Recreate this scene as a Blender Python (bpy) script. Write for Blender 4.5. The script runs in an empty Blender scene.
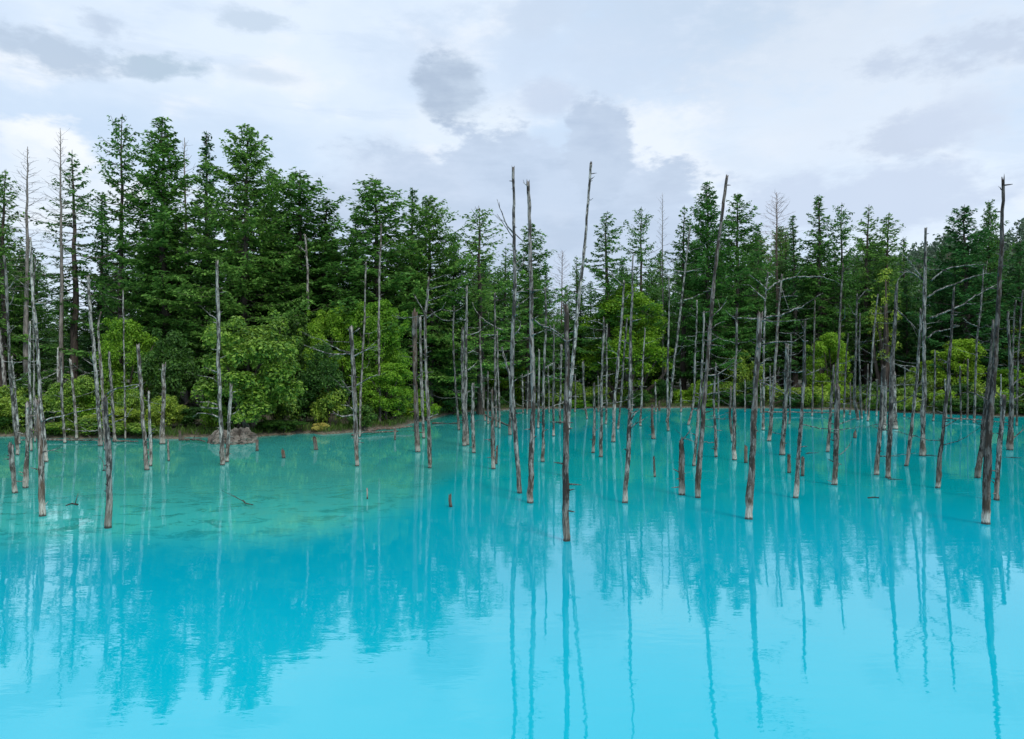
import bpy, math, random
import numpy as np

# ------------------------------------------------------------------ camera, sky, sun, exposure
scene = bpy.context.scene
C = scene.collection
F, CX, CY, CAM_H = 740.0, 512.0, 369.5, 4.0       # focal length in pixels, picture centre, eye height over the water

cam_data = bpy.data.cameras.new("camera")
cam_data.sensor_width = 36.0
cam_data.lens = 36.0 * F / 1024.0
cam_data.clip_start = 0.1
cam_data.clip_end = 6000
cam = bpy.data.objects.new("camera", cam_data)
C.objects.link(cam)
cam.location = (0, 0, CAM_H)
cam.rotation_euler = (math.radians(90), 0, 0)
scene.camera = cam

SUN_EL, SUN_AZ = math.radians(48), math.radians(146)   # azimuth clockwise from +Y: behind the camera, to its right
sun_data = bpy.data.lights.new("sun", 'SUN')
sun_data.energy = 1.7
sun_data.angle = math.radians(16.0)
sun_data.color = (1.0, 0.95, 0.86)
sun = bpy.data.objects.new("sun", sun_data)
C.objects.link(sun)
sun.rotation_euler = (math.radians(90) - SUN_EL, 0, math.pi - SUN_AZ)
sun.location = (0, -20, 60)

vs = scene.view_settings
vs.view_transform = 'Standard'
vs.look = 'None'
vs.exposure = 0.12
vs.gamma = 1.0
vs.use_curve_mapping = False
scene.cycles.max_bounces = 6
scene.cycles.diffuse_bounces = 3
scene.cycles.glossy_bounces = 3
scene.cycles.transmission_bounces = 4
scene.cycles.transparent_max_bounces = 4
scene.cycles.sample_clamp_indirect = 4.0

world = bpy.data.worlds.new("World")
scene.world = world
world.use_nodes = True


class NT:
    """small helper around a node tree"""
    def __init__(s, nt):
        s.nt = nt
        nt.nodes.clear()

    def n(s, t, **kw):
        nd = s.nt.nodes.new(t)
        for k, v in kw.items():
            setattr(nd, k, v)
        return nd

    def link(s, a, b):
        s.nt.links.new(a, b)

    def put(s, sock, v):
        if isinstance(v, bpy.types.NodeSocket):
            s.link(v, sock)
        elif isinstance(v, (tuple, list)) and sock.type == 'RGBA' and len(v) == 3:
            sock.default_value = (*v, 1)
        else:
            sock.default_value = v

    def math(s, op, a, b=0.0, c=None, clamp=False):
        nd = s.n('ShaderNodeMath', operation=op, use_clamp=clamp)
        s.put(nd.inputs[0], a)
        s.put(nd.inputs[1], b)
        if c is not None:
            s.put(nd.inputs[2], c)
        return nd.outputs[0]

    def ramp(s, v, a, b, lo=0.0, hi=1.0, smooth=True):
        nd = s.n('ShaderNodeMapRange', interpolation_type='SMOOTHSTEP' if smooth else 'LINEAR')
        s.put(nd.inputs['Value'], v)
        s.put(nd.inputs['From Min'], a)
        s.put(nd.inputs['From Max'], b)
        s.put(nd.inputs['To Min'], lo)
        s.put(nd.inputs['To Max'], hi)
        return nd.outputs[0]

    def mix(s, f, a, b, blend='MIX'):
        nd = s.n('ShaderNodeMix', data_type='RGBA', blend_type=blend)
        s.put(nd.inputs[0], f)
        s.put(nd.inputs[6], a)
        s.put(nd.inputs[7], b)
        return nd.outputs[2]

    def noise(s, vec, scale, detail=4.0, rough=0.55, dist=0.0, col=False):
        nd = s.n('ShaderNodeTexNoise')
        if vec is not None:
            s.link(vec, nd.inputs['Vector'])
        nd.inputs['Scale'].default_value = scale
        nd.inputs['Detail'].default_value = detail
        nd.inputs['Roughness'].default_value = rough
        nd.inputs['Distortion'].default_value = dist
        return nd.outputs['Color' if col else 'Fac']

    def mapping(s, vec, scale=(1, 1, 1), loc=(0, 0, 0), rot=(0, 0, 0)):
        nd = s.n('ShaderNodeMapping')
        s.link(vec, nd.inputs['Vector'])
        nd.inputs['Scale'].default_value = scale
        nd.inputs['Location'].default_value = loc
        nd.inputs['Rotation'].default_value = rot
        return nd.outputs[0]

    def xyz(s, x, y, z=0.0):
        nd = s.n('ShaderNodeCombineXYZ')
        s.put(nd.inputs[0], x)
        s.put(nd.inputs[1], y)
        s.put(nd.inputs[2], z)
        return nd.outputs[0]


def build_sky():
    w = NT(world.node_tree)
    STR = 0.1
    tc = w.n('ShaderNodeTexCoord')
    sep = w.n('ShaderNodeSeparateXYZ')
    w.link(tc.outputs['Generated'], sep.inputs[0])
    az = w.math('ARCTAN2', sep.outputs[0], sep.outputs[1])
    el = w.math('ARCSINE', sep.outputs[2])
    sky = w.n('ShaderNodeTexSky', sky_type='NISHITA')
    sky.sun_disc = False
    sky.sun_elevation = SUN_EL
    sky.sun_rotation = SUN_AZ
    sky.dust_density = 1.2

    def col(r, g, b):
        f = lambda c: (c / 255 / 12.92 if c / 255 <= 0.04045 else ((c / 255 + 0.055) / 1.055) ** 2.4) / STR
        k = min(1.0, max(0.0, (225 - r) / 45.0))          # greys sit a little lighter, whites a little bluer
        r, g, b = r - 13 + 18 * k, g - 8 + 18 * k, min(255, b - 2 + 14 * k)
        return (f(r), f(g), f(b))
    p = w.xyz(az, w.math('MULTIPLY', el, 1.9))
    # thin bright overcast with broad soft grey patches
    n1 = w.noise(w.mapping(p, loc=(3.1, 1.7, 0)), 2.6, 5, 0.5)
    n2 = w.noise(w.mapping(p, loc=(8.1, 4.7, 0)), 7.0, 6, 0.55)
    broad = w.math('ADD', w.math('MULTIPLY', n1, 0.7), w.math('MULTIPLY', n2, 0.3))
    cloud = w.mix(w.ramp(broad, 0.36, 0.62), col(206, 221, 240), col(237, 245, 254))
    cloud = w.mix(w.ramp(n2, 0.52, 0.70), cloud, col(246, 249, 253))
    streak = w.noise(w.mapping(p, scale=(1.0, 2.6, 1), loc=(2.2, 6.1, 0)), 5.0, 9, 0.62, 0.5)
    cloud = w.mix(w.ramp(streak, 0.50, 0.66, 0, 0.55), cloud, col(213, 225, 241))
    # warps that give the single clouds ragged lumpy edges
    wa = w.noise(w.mapping(p, loc=(1.3, 9.2, 0)), 9.0, 7, 0.6)
    wb = w.noise(w.mapping(p, loc=(5.3, 2.2, 0)), 28.0, 5, 0.6)
    warp = w.math('ADD', w.math('MULTIPLY', w.math('SUBTRACT', wa, 0.5), 3.2), w.math('MULTIPLY', w.math('SUBTRACT', wb, 0.5), 1.1))

    wc = w.noise(w.mapping(p, scale=(1, 1.3, 1), loc=(9.3, 3.2, 0)), 62.0, 4, 0.6)
    warp = w.math('ADD', warp, w.math('MULTIPLY', w.math('SUBTRACT', wc, 0.5), 0.5))

    def blob(px, py, rx, ry, k, edge, color, amount, inner=None):
        nonlocal cloud
        a0 = math.atan((px - CX) / F)
        e0 = math.atan((CY - py) / F * math.cos(a0))
        u = w.math('DIVIDE', w.math('SUBTRACT', az, a0), rx / F * math.cos(a0) ** 2)
        v = w.math('DIVIDE', w.math('SUBTRACT', el, e0), ry / F * math.cos(a0))
        d = w.math('SQRT', w.math('ADD', w.math('MULTIPLY', u, u), w.math('MULTIPLY', v, v)))
        d = w.math('ADD', d, w.math('MULTIPLY', warp, k))
        m = w.ramp(d, 1.0 + edge, 1.0 - edge, 0, amount)
        c = color
        if inner is not None:
            c = w.mix(w.ramp(w.math('ADD', w.math('MULTIPLY', wa, 0.6), w.math('MULTIPLY', streak, 0.4)), 0.40, 0.58), color, inner)
        cloud = w.mix(m, cloud, c)

    # soft grey veil upper middle and right
    blob(720, 20, 190, 60, 1.0, 0.7, col(198, 210, 226), 0.8)
    blob(560, 60, 150, 40, 1.0, 0.7, col(215, 226, 242), 0.6)
    blob(880, 60, 170, 60, 1.0, 0.7, col(238, 242, 248), 0.6)
    blob(800, 140, 150, 50, 1.0, 0.7, col(232, 239, 248), 0.6)
    blob(960, 48, 75, 18, 1.4, 0.6, col(196, 205, 222), 0.85)
    blob(905, 138, 45, 16, 1.4, 0.6, col(198, 206, 223), 0.8)
    blob(960, 120, 45, 20, 0.9, 0.6, col(212, 220, 235), 0.7)
    # white sunlit cumulus behind the left trees, bright rim beside the tall bank
    blob(52, 146, 44, 32, 0.6, 0.22, col(255, 255, 255), 1.0)
    blob(20, 175, 70, 30, 0.9, 0.5, col(236, 243, 251), 0.8)
    blob(650, 150, 50, 40, 0.9, 0.55, col(250, 252, 255), 0.8)
    blob(460, 128, 60, 22, 0.9, 0.5, col(240, 246, 252), 0.8)
    # the tall grey cumulus bank over the middle
    blob(520, 236, 200, 94, 0.45, 0.12, col(179, 191, 212), 0.9, col(200, 211, 229))
    blob(598, 152, 38, 46, 0.42, 0.12, col(178, 190, 211), 0.92, col(194, 205, 223))
    blob(400, 190, 75, 44, 0.5, 0.3, col(194, 205, 223), 0.8, col(212, 221, 236))
    blob(840, 205, 150, 34, 0.7, 0.35, col(203, 212, 230), 0.8)
    # small separate dark clouds
    blob(452, 86, 35, 28, 0.50, 0.26, col(168, 180, 200), 0.95, col(192, 203, 219))
    blob(548, 95, 22, 16, 0.7, 0.5, col(203, 212, 229), 0.8)
    blob(165, 69, 42, 10, 1.3, 0.5, col(176, 191, 208), 0.95)
    blob(45, 50, 64, 15, 1.5, 0.6, col(182, 194, 212), 0.95)
    blob(103, 27, 26, 11, 1.5, 0.6, col(190, 201, 219), 0.85)
    blob(252, 20, 34, 8, 1.5, 0.6, col(197, 209, 224), 0.8)
    blob(540, 20, 22, 14, 0.8, 0.6, col(205, 216, 232), 0.7)
    blob(262, 76, 34, 7, 0.8, 0.6, col(206, 217, 231), 0.7)
    full = w.mix(0.96, sky.outputs[0], cloud)
    bg = w.n('ShaderNodeBackground')
    w.link(full, bg.inputs['Color'])
    bg.inputs['Strength'].default_value = STR
    out = w.n('ShaderNodeOutputWorld')
    w.link(bg.outputs[0], out.inputs[0])


build_sky()

# ------------------------------------------------------------------ materials


def mat(name):
    m = bpy.data.materials.new(name)
    m.use_nodes = True
    return m, NT(m.node_tree)


def finish(t, bsdf):
    o = t.n('ShaderNodeOutputMaterial')
    t.link(bsdf, o.inputs[0])


def bump(t, h, strength, dist):
    b = t.n('ShaderNodeBump')
    t.put(b.inputs['Height'], h)
    b.inputs['Strength'].default_value = strength
    b.inputs['Distance'].default_value = dist
    return b.outputs[0]


def bark_dead():
    """silvery weathered dead wood; obj.color[0] sets how pale, a bleached band at the waterline"""
    m, t = mat("weathered_dead_wood")
    geo = t.n('ShaderNodeNewGeometry')
    oi = t.n('ShaderNodeObjectInfo')
    sc = t.n('ShaderNodeSeparateColor')
    t.link(oi.outputs['Color'], sc.inputs[0])
    tone = sc.outputs[0]
    brown = sc.outputs[1]
    pos = geo.outputs['Position']
    sp = t.n('ShaderNodeSeparateXYZ')
    t.link(pos, sp.inputs[0])
    grain = t.noise(t.mapping(pos, scale=(24, 24, 2.6)), 1.0, 6, 0.72, 0.5)
    fine = t.noise(t.mapping(pos, scale=(70, 70, 5)), 1.0, 3, 0.6)
    patch = t.noise(t.mapping(pos, scale=(7, 7, 2.2)), 1.0, 6, 0.7)
    c = t.mix(t.ramp(grain, 0.36, 0.66), (0.026, 0.025, 0.023), (0.56, 0.535, 0.49))
    c = t.mix(t.ramp(fine, 0.35, 0.7, 0, 0.55), c, (0.20, 0.195, 0.19))
    c = t.mix(t.ramp(patch, 0.47, 0.55, 0, 0.92), c, (0.030, 0.027, 0.024))     # strips of old dark bark
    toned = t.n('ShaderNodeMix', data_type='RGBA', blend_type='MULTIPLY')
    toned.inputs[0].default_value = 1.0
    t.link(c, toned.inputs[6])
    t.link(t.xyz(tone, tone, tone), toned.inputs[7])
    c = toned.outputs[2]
    rust = t.noise(t.mapping(pos, scale=(7, 7, 1.1)), 1.0, 3, 0.6)
    c = t.mix(t.math('MULTIPLY', brown, t.ramp(rust, 0.35, 0.62)), c, (0.13, 0.075, 0.045))
    # waterline: brown stain, bleached band, dark wet foot
    jit = t.math('MULTIPLY', t.math('SUBTRACT', grain, 0.5), 0.5)
    z = t.math('ADD', sp.outputs[2], jit)
    c = t.mix(t.ramp(z, 1.15, 0.5, 0, 0.3), c, t.mix(t.ramp(grain, 0.4, 0.6), (0.07, 0.048, 0.034), (0.27, 0.19, 0.13)))
    band = t.math('ADD', 0.10, t.math('MULTIPLY', oi.outputs['Random'], 0.30))
    c = t.mix(t.math('MULTIPLY', sc.outputs[2], t.ramp(t.math('SUBTRACT', z, band), 0.10, -0.06)), c, t.mix(t.ramp(fine, 0.36, 0.62), (0.26, 0.22, 0.18), (0.60, 0.56, 0.50)))
    c = t.mix(t.ramp(t.math('ADD', sp.outputs[2], t.math('MULTIPLY', jit, 0.35)), 0.085, 0.03, 0, 0.9), c, (0.035, 0.032, 0.028))
    p = t.n('ShaderNodeBsdfPrincipled')
    t.link(c, p.inputs['Base Color'])
    p.inputs['Roughness'].default_value = 0.85
    p.inputs['Specular IOR Level'].default_value = 0.25
    t.link(bump(t, t.math('ADD', grain, t.math('MULTIPLY', fine, 0.4)), 0.9, 0.03), p.inputs['Normal'])
    finish(t, p.outputs[0])
    return m


def bark_live(name, lo, hi):
    m, t = mat(name)
    tc = t.n('ShaderNodeTexCoord')
    g = t.noise(t.mapping(tc.outputs['Object'], scale=(9, 9, 1.5)), 1.0, 4, 0.6)
    p = t.n('ShaderNodeBsdfPrincipled')
    t.link(t.mix(t.ramp(g, 0.35, 0.65), lo, hi), p.inputs['Base Color'])
    p.inputs['Roughness'].default_value = 0.9
    t.link(bump(t, g, 0.8, 0.04), p.inputs['Normal'])
    finish(t, p.outputs[0])
    return m


def leaf_mat(name, dark, light, gloss=0.35, trans=0.35, nscale=0.6, tint=(0.8, 1.15)):
    m, t = mat(name)
    geo = t.n('ShaderNodeNewGeometry')
    oi = t.n('ShaderNodeObjectInfo')
    tc = t.n('ShaderNodeTexCoord')
    patch = t.noise(tc.outputs['Object'], nscale, 3, 0.6)
    f = t.math('ADD', t.math('MULTIPLY', geo.outputs['Random Per Island'], 0.65), t.math('MULTIPLY', patch, 0.5), clamp=True)
    c = t.mix(t.ramp(f, 0.2, 0.9, smooth=False), dark, light)
    k = t.ramp(oi.outputs['Random'], 0, 1, tint[0], tint[1], smooth=False)
    hs = t.n('ShaderNodeHueSaturation')
    t.link(c, hs.inputs['Color'])
    t.link(k, hs.inputs['Value'])
    t.link(t.ramp(oi.outputs['Random'], 0, 1, 0.515, 0.485, smooth=False), hs.inputs['Hue'])
    c = hs.outputs[0]
    p = t.n('ShaderNodeBsdfPrincipled')
    t.link(c, p.inputs['Base Color'])
    p.inputs['Roughness'].default_value = 0.5
    p.inputs['Specular IOR Level'].default_value = gloss
    tr = t.n('ShaderNodeBsdfTranslucent')
    t.link(c, tr.inputs['Color'])
    mx = t.n('ShaderNodeMixShader')
    mx.inputs[0].default_value = trans
    t.link(p.outputs[0], mx.inputs[1])
    t.link(tr.outputs[0], mx.inputs[2])
    finish(t, mx.outputs[0])
    return m


def water_mat():
    m, t = mat("milky_turquoise_water")
    geo = t.n('ShaderNodeNewGeometry')
    pos = geo.outputs['Position']
    at = t.n('ShaderNodeAttribute', attribute_name='shallow')
    shallow = at.outputs['Fac']
    wob = t.noise(t.mapping(pos, scale=(0.22, 0.13, 1)), 1.0, 5, 0.6)
    sh = t.ramp(t.math('ADD', shallow, t.math('MULTIPLY', t.math('SUBTRACT', wob, 0.5), 0.45)), 0.15, 0.85)
    # pale bed with darker weed and sunken litter lying in it
    weed = t.noise(t.mapping(pos, scale=(1.0, 1.2, 1), loc=(3, 1, 0)), 1.0, 8, 0.74, 0.8)
    bed = t.mix(t.ramp(weed, 0.49, 0.61), (0.05, 0.55, 0.51), (0.022, 0.33, 0.30))
    bed = t.mix(t.ramp(wob, 0.5, 0.68, 0, 0.6), bed, (0.11, 0.52, 0.40))
    spz = t.n('ShaderNodeSeparateXYZ')
    t.link(pos, spz.inputs[0])
    bed = t.mix(t.ramp(spz.outputs[1], 18.0, 27.0, 0, 0.75), bed, (0.05, 0.36, 0.30))      # darker green towards the bank
    soft = t.noise(t.mapping(pos, scale=(0.06, 0.05, 1), loc=(7, 0, 0)), 1.0, 3, 0.5)
    sp = t.n('ShaderNodeSeparateXYZ')
    t.link(pos, sp.inputs[0])
    far = t.ramp(t.math('ADD', sp.outputs[1], t.math('MULTIPLY', soft, 10.0)), 17.0, 34.0)
    deep = t.mix(far, (0.0, 0.44, 0.60), (0.0, 0.42, 0.43))      # bluest where the pond is deepest
    deep = t.mix(t.ramp(soft, 0.35, 0.65, 0, 0.35), deep, (0.0, 0.34, 0.44))
    deep = t.mix(t.ramp(sp.outputs[1], 16.0, 8.0), deep, (0.0, 0.50, 0.645))
    c = t.mix(sh, deep, bed)
    r1 = t.noise(t.mapping(pos, scale=(1.0, 2.6, 1)), 1.5, 3, 0.5)
    r2 = t.noise(t.mapping(pos, scale=(1.0, 1.8, 1)), 0.35, 2, 0.5)
    gust = t.ramp(t.noise(t.mapping(pos, scale=(0.05, 0.16, 1)), 1.0, 3, 0.5), 0.35, 0.7, 0.25, 1.0)
    h = t.math('ADD', t.math('MULTIPLY', r1, gust), t.math('MULTIPLY', r2, 0.8))
    nrm = bump(t, h, 1.0, 0.0036)
    body = t.n('ShaderNodeBsdfDiffuse')
    t.link(c, body.inputs['Color'])
    gl = t.n('ShaderNodeBsdfGlossy')
    gl.inputs['Color'].default_value = (0.76, 0.98, 1.0, 1)        # the milky blue minerals tint the sheen
    gl.inputs['Roughness'].default_value = 0.015
    t.link(nrm, gl.inputs['Normal'])
    fr = t.n('ShaderNodeFresnel')
    fr.inputs['IOR'].default_value = 2.05
    t.link(nrm, fr.inputs['Normal'])
    mx = t.n('ShaderNodeMixShader')
    t.link(t.math('MINIMUM', fr.outputs[0], 0.68), mx.inputs[0])
    t.link(body.outputs[0], mx.inputs[1])
    t.link(gl.outputs[0], mx.inputs[2])
    finish(t, mx.outputs[0])
    return m


def ground_mat():
    m, t = mat("forest_floor_and_mud")
    geo = t.n('ShaderNodeNewGeometry')
    sp = t.n('ShaderNodeSeparateXYZ')
    t.link(geo.outputs['Position'], sp.inputs[0])
    n = t.noise(geo.outputs['Position'], 0.9, 6, 0.65)
    n2 = t.noise(geo.outputs['Position'], 5.0, 4, 0.6)
    floor = t.mix(t.ramp(n, 0.4, 0.6), (0.035, 0.045, 0.018), (0.07, 0.055, 0.032))
    mud = t.mix(t.ramp(n2, 0.35, 0.65), (0.07, 0.06, 0.04), (0.19, 0.16, 0.115))
    c = t.mix(t.ramp(t.math('ADD', sp.outputs[2], t.math('MULTIPLY', n, 0.3)), 0.18, 0.32), mud, floor)
    p = t.n('ShaderNodeBsdfPrincipled')
    t.link(c, p.inputs['Base Color'])
    p.inputs['Roughness'].default_value = 0.95
    t.link(bump(t, n2, 0.8, 0.08), p.inputs['Normal'])
    finish(t, p.outputs[0])
    return m


def rock_mat():
    m, t = mat("grey_rock")
    tc = t.n('ShaderNodeTexCoord')
    n = t.noise(tc.outputs['Object'], 2.2, 6, 0.65)
    n2 = t.noise(tc.outputs['Object'], 9.0, 4, 0.6)
    c = t.mix(t.ramp(n, 0.35, 0.65), (0.07, 0.058, 0.046), (0.25, 0.22, 0.185))
    c = t.mix(t.ramp(n2, 0.55, 0.7, 0, 0.6), c, (0.05, 0.045, 0.04))
    p = t.n('ShaderNodeBsdfPrincipled')
    t.link(c, p.inputs['Base Color'])
    p.inputs['Roughness'].default_value = 0.9
    t.link(bump(t, n2, 0.8, 0.1), p.inputs['Normal'])
    finish(t, p.outputs[0])
    return m


M_DEAD = bark_dead()
M_BARK = bark_live("conifer_bark", (0.035, 0.027, 0.022), (0.11, 0.085, 0.07))
M_BARE = bark_live("bare_grey_bark", (0.10, 0.09, 0.08), (0.30, 0.27, 0.245))
M_RUST = bark_live("bare_rusty_twigs", (0.11, 0.075, 0.055), (0.24, 0.17, 0.13))
M_LARCH = leaf_mat("larch_needles", (0.027, 0.105, 0.018), (0.19, 0.42, 0.08), 0.2, 0.42, 0.25)
M_FIR = leaf_mat("dark_fir_needles", (0.018, 0.085, 0.022), (0.105, 0.30, 0.075), 0.2, 0.38, 0.25)
M_HILL = leaf_mat("hazed_hill_leaves", (0.075, 0.125, 0.09), (0.16, 0.235, 0.15), 0.05, 0.2, 0.05)  # distance haze is put into the leaf colour, paler and greyer
M_GREEN = leaf_mat("broad_green_leaves", (0.03, 0.13, 0.010), (0.42, 0.60, 0.07), 0.5, 0.35, 0.8)  # light end raised and yellowed so some leaves carry painted sun highlights
M_LIME = leaf_mat("yellow_green_leaves", (0.070, 0.20, 0.010), (0.32, 0.56, 0.04), 0.35, 0.42, 0.7)
M_SHADE = leaf_mat("shaded_shrub_leaves", (0.016, 0.07, 0.012), (0.09, 0.22, 0.03), 0.35, 0.35, 0.8)  # leaf green darkened, shade of the understory put into the colour
M_YELLOW = leaf_mat("yellow_leaves", (0.42, 0.36, 0.05), (0.80, 0.70, 0.20), 0.3, 0.3, 2.0)
M_GRASS = leaf_mat("bank_grass_blades", (0.03, 0.08, 0.012), (0.11, 0.20, 0.035), 0.2, 0.35, 0.3)
M_WATER = water_mat()
M_GROUND = ground_mat()
M_ROCK = rock_mat()

# ------------------------------------------------------------------ mesh helpers


def mesh_np(name, verts, faces_per, mats, smooth=False):
    """faces_per: list of (k, index array (n,k), material index)"""
    me = bpy.data.meshes.new(name)
    verts = np.asarray(verts, dtype=np.float32)
    me.vertices.add(len(verts))
    me.vertices.foreach_set('co', verts.ravel())
    loops, starts, totals, mi = [], [], [], []
    s = 0
    for k, idx, m in faces_per:
        idx = np.asarray(idx, dtype=np.int32)
        if len(idx) == 0:
            continue
        n = len(idx)
        loops.append(idx.ravel())
        starts.append(s + np.arange(n) * k)
        totals.append(np.full(n, k))
        mi.append(np.full(n, m))
        s += n * k
    loops = np.concatenate(loops)
    me.loops.add(len(loops))
    me.loops.foreach_set('vertex_index', loops.astype(np.int32))
    st = np.concatenate(starts).astype(np.int32)
    me.polygons.add(len(st))
    me.polygons.foreach_set('loop_start', st)
    me.polygons.foreach_set('loop_total', np.concatenate(totals).astype(np.int32))
    me.polygons.foreach_set('material_index', np.concatenate(mi).astype(np.int32))
    me.polygons.foreach_set('use_smooth', np.full(len(st), smooth))
    for m in mats:
        me.materials.append(m)
    me.update(calc_edges=True)
    me.validate()
    return me


def quads_mesh(name, Q, m):
    Q = np.asarray(Q, dtype=np.float32)
    n = len(Q)
    return mesh_np(name, Q.reshape(-1, 3), [(4, np.arange(n * 4).reshape(n, 4), 0)], [m])


class Tubes:
    """collects tapered tubes into one mesh"""
    def __init__(s):
        s.v, s.q, s.t = [], [], []

    def tube(s, pts, radii, sides=6, rng=None, rough=0.0, jag=0.0):
        P = np.asarray(pts, dtype=float)
        n = len(P)
        tan = np.gradient(P, axis=0)
        tan /= np.linalg.norm(tan, axis=1)[:, None] + 1e-9
        ref = np.array([0.0, 1.0, 0.0]) if abs(tan[0][1]) < 0.9 else np.array([1.0, 0, 0])
        base = len(s.v)
        ang = np.arange(sides) * 2 * math.pi / sides
        ridge = 1 + (rng.normal(0, rough, sides) if rng is not None and rough else np.zeros(sides))
        for i in range(n):
            a = np.cross(tan[i], ref)
            a /= np.linalg.norm(a) + 1e-9
            b = np.cross(tan[i], a)
            if rng is not None and rough:
                ridge = 0.9 * ridge + 0.1 + rng.normal(0, rough * 0.45, sides)
            rr = radii[i] * ridge
            ring = P[i] + np.outer(np.cos(ang) * rr, a) + np.outer(np.sin(ang) * rr, b)
            if i == n - 1 and jag and rng is not None:
                ring = ring + np.outer(rng.uniform(-0.3, 1.0, sides) ** 2 * jag * radii[i], tan[i])
            s.v.extend(ring.tolist())
        for i in range(n - 1):
            for j in range(sides):
                k = (j + 1) % sides
                s.q.append((base + i * sides + j, base + i * sides + k, base + (i + 1) * sides + k, base + (i + 1) * sides + j))
        c = len(s.v)
        s.v.append((P[-1] - tan[-1] * radii[-1] * (0.5 if jag else 0)).tolist())
        c0 = len(s.v)
        s.v.append(P[0].tolist())
        for j in range(sides):
            k = (j + 1) % sides
            s.t.append((base + (n - 1) * sides + j, base + (n - 1) * sides + k, c))
            s.t.append((base + k, base + j, c0))

    def build(s, name, m, smooth=True):
        return mesh_np(name, s.v, [(4, s.q, 0), (3, s.t, 0)], [m], smooth)


def add(name, data, parent=None, loc=(0, 0, 0), **props):
    o = bpy.data.objects.new(name, data)
    C.objects.link(o)
    if parent is not None:
        o.parent = parent
    o.location = loc
    for k, v in props.items():
        if v is not None:
            o[k] = v
    return o


def smooth_line(pts, step):
    """Catmull-Rom through pts, resampled about every step"""
    P = np.asarray(pts, dtype=float)
    if len(P) == 2:
        n = max(2, int(np.linalg.norm(P[1] - P[0]) / step) + 1)
        return P[0] + (P[1] - P[0]) * np.linspace(0, 1, n)[:, None]
    out = []
    E = np.vstack([2 * P[0] - P[1], P, 2 * P[-1] - P[-2]])
    for i in range(1, len(E) - 2):
        n = max(2, int(np.linalg.norm(E[i + 1] - E[i]) / step) + 1)
        for u in np.linspace(0, 1, n, endpoint=(i == len(E) - 3)):
            a, b, c, d = E[i - 1], E[i], E[i + 1], E[i + 2]
            out.append(0.5 * ((2 * b) + (c - a) * u + (2 * a - 5 * b + 4 * c - d) * u * u + (3 * b - a - 3 * c + d) * u ** 3))
    return np.array(out)


# ------------------------------------------------------------------ terrain and water
SHORE = [(-700, 433), (-200, 434), (0, 437), (60, 438), (130, 438.5), (230, 437.5), (300, 434.5), (345, 433), (395, 428), (430, 419),
         (465, 412), (520, 409), (600, 408), (700, 408), (800, 408.5), (880, 411), (940, 414), (1000, 416), (1080, 418), (1400, 425), (2200, 432)]
SH_T = np.array([math.atan((p - CX) / F) for p, y in SHORE])
SH_R = np.array([F * CAM_H / (y - CY) / math.cos(math.atan((p - CX) / F)) for p, y in SHORE])


def shore_r(th):
    th = np.asarray(th, dtype=float)
    r = np.interp(th, SH_T, SH_R)
    return r + 0.5 * np.sin(th * 61) + 0.35 * np.sin(th * 137 + 1) + 0.2 * np.sin(th * 290 + 2)


def shore_s(x, y):
    r = np.hypot(x, y)
    return np.maximum(r - shore_r(np.arctan2(x, y)), 4.0 - y)


def ground_z(x, y):
    x, y = np.asarray(x, dtype=float), np.asarray(y, dtype=float)
    s = shore_s(x, y)
    up = 0.32 * (1 - np.exp(-np.maximum(s, 0) / 0.7)) + 0.022 * np.clip(s, 0, 40) + np.where(y < 6, 1.6 * np.clip((4 - y) / 4, 0, 1), 0)
    bumpy = 0.10 * np.sin(x * 0.9 + 0.4 * y) * np.sin(y * 0.7 - 0.3 * x) * np.clip(s / 3, 0, 1)
    dn = np.maximum(-2.2, 0.16 * np.minimum(s, 0))
    return np.where(s > 0, up + bumpy, dn)


def build_ground():
    th = np.radians(np.concatenate([np.arange(-180, -45, 3.0), np.arange(-45, 45, 0.4), np.arange(45, 180.1, 3.0)]))
    t = np.concatenate([[0.02, 0.06, 0.1, 0.15, 0.25, 0.4, 0.55, 0.7, 0.8, 0.88, 0.93, 0.96, 0.98, 0.99], np.linspace(0.995, 1.04, 16),
                        np.linspace(1.05, 1.6, 30), [1.7, 1.9, 2.2, 2.6, 3.2, 4, 6, 10, 18, 30, 60]])
    R = shore_r(th)
    X = np.outer(np.sin(th) * R, t)
    Y = np.outer(np.cos(th) * R, t)
    Z = ground_z(X, Y)
    nt = len(t)
    V = np.stack([X, Y, Z], -1).reshape(-1, 3)
    i, j = np.meshgrid(np.arange(len(th) - 1), np.arange(nt - 1), indexing='ij')
    a = (i * nt + j).ravel()
    Fq = np.stack([a, a + 1, a + nt + 1, a + nt], -1)[:, ::-1]
    add("ground", mesh_np("ground", V, [(4, Fq, 0)], [M_GROUND], True), kind="structure")


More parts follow.
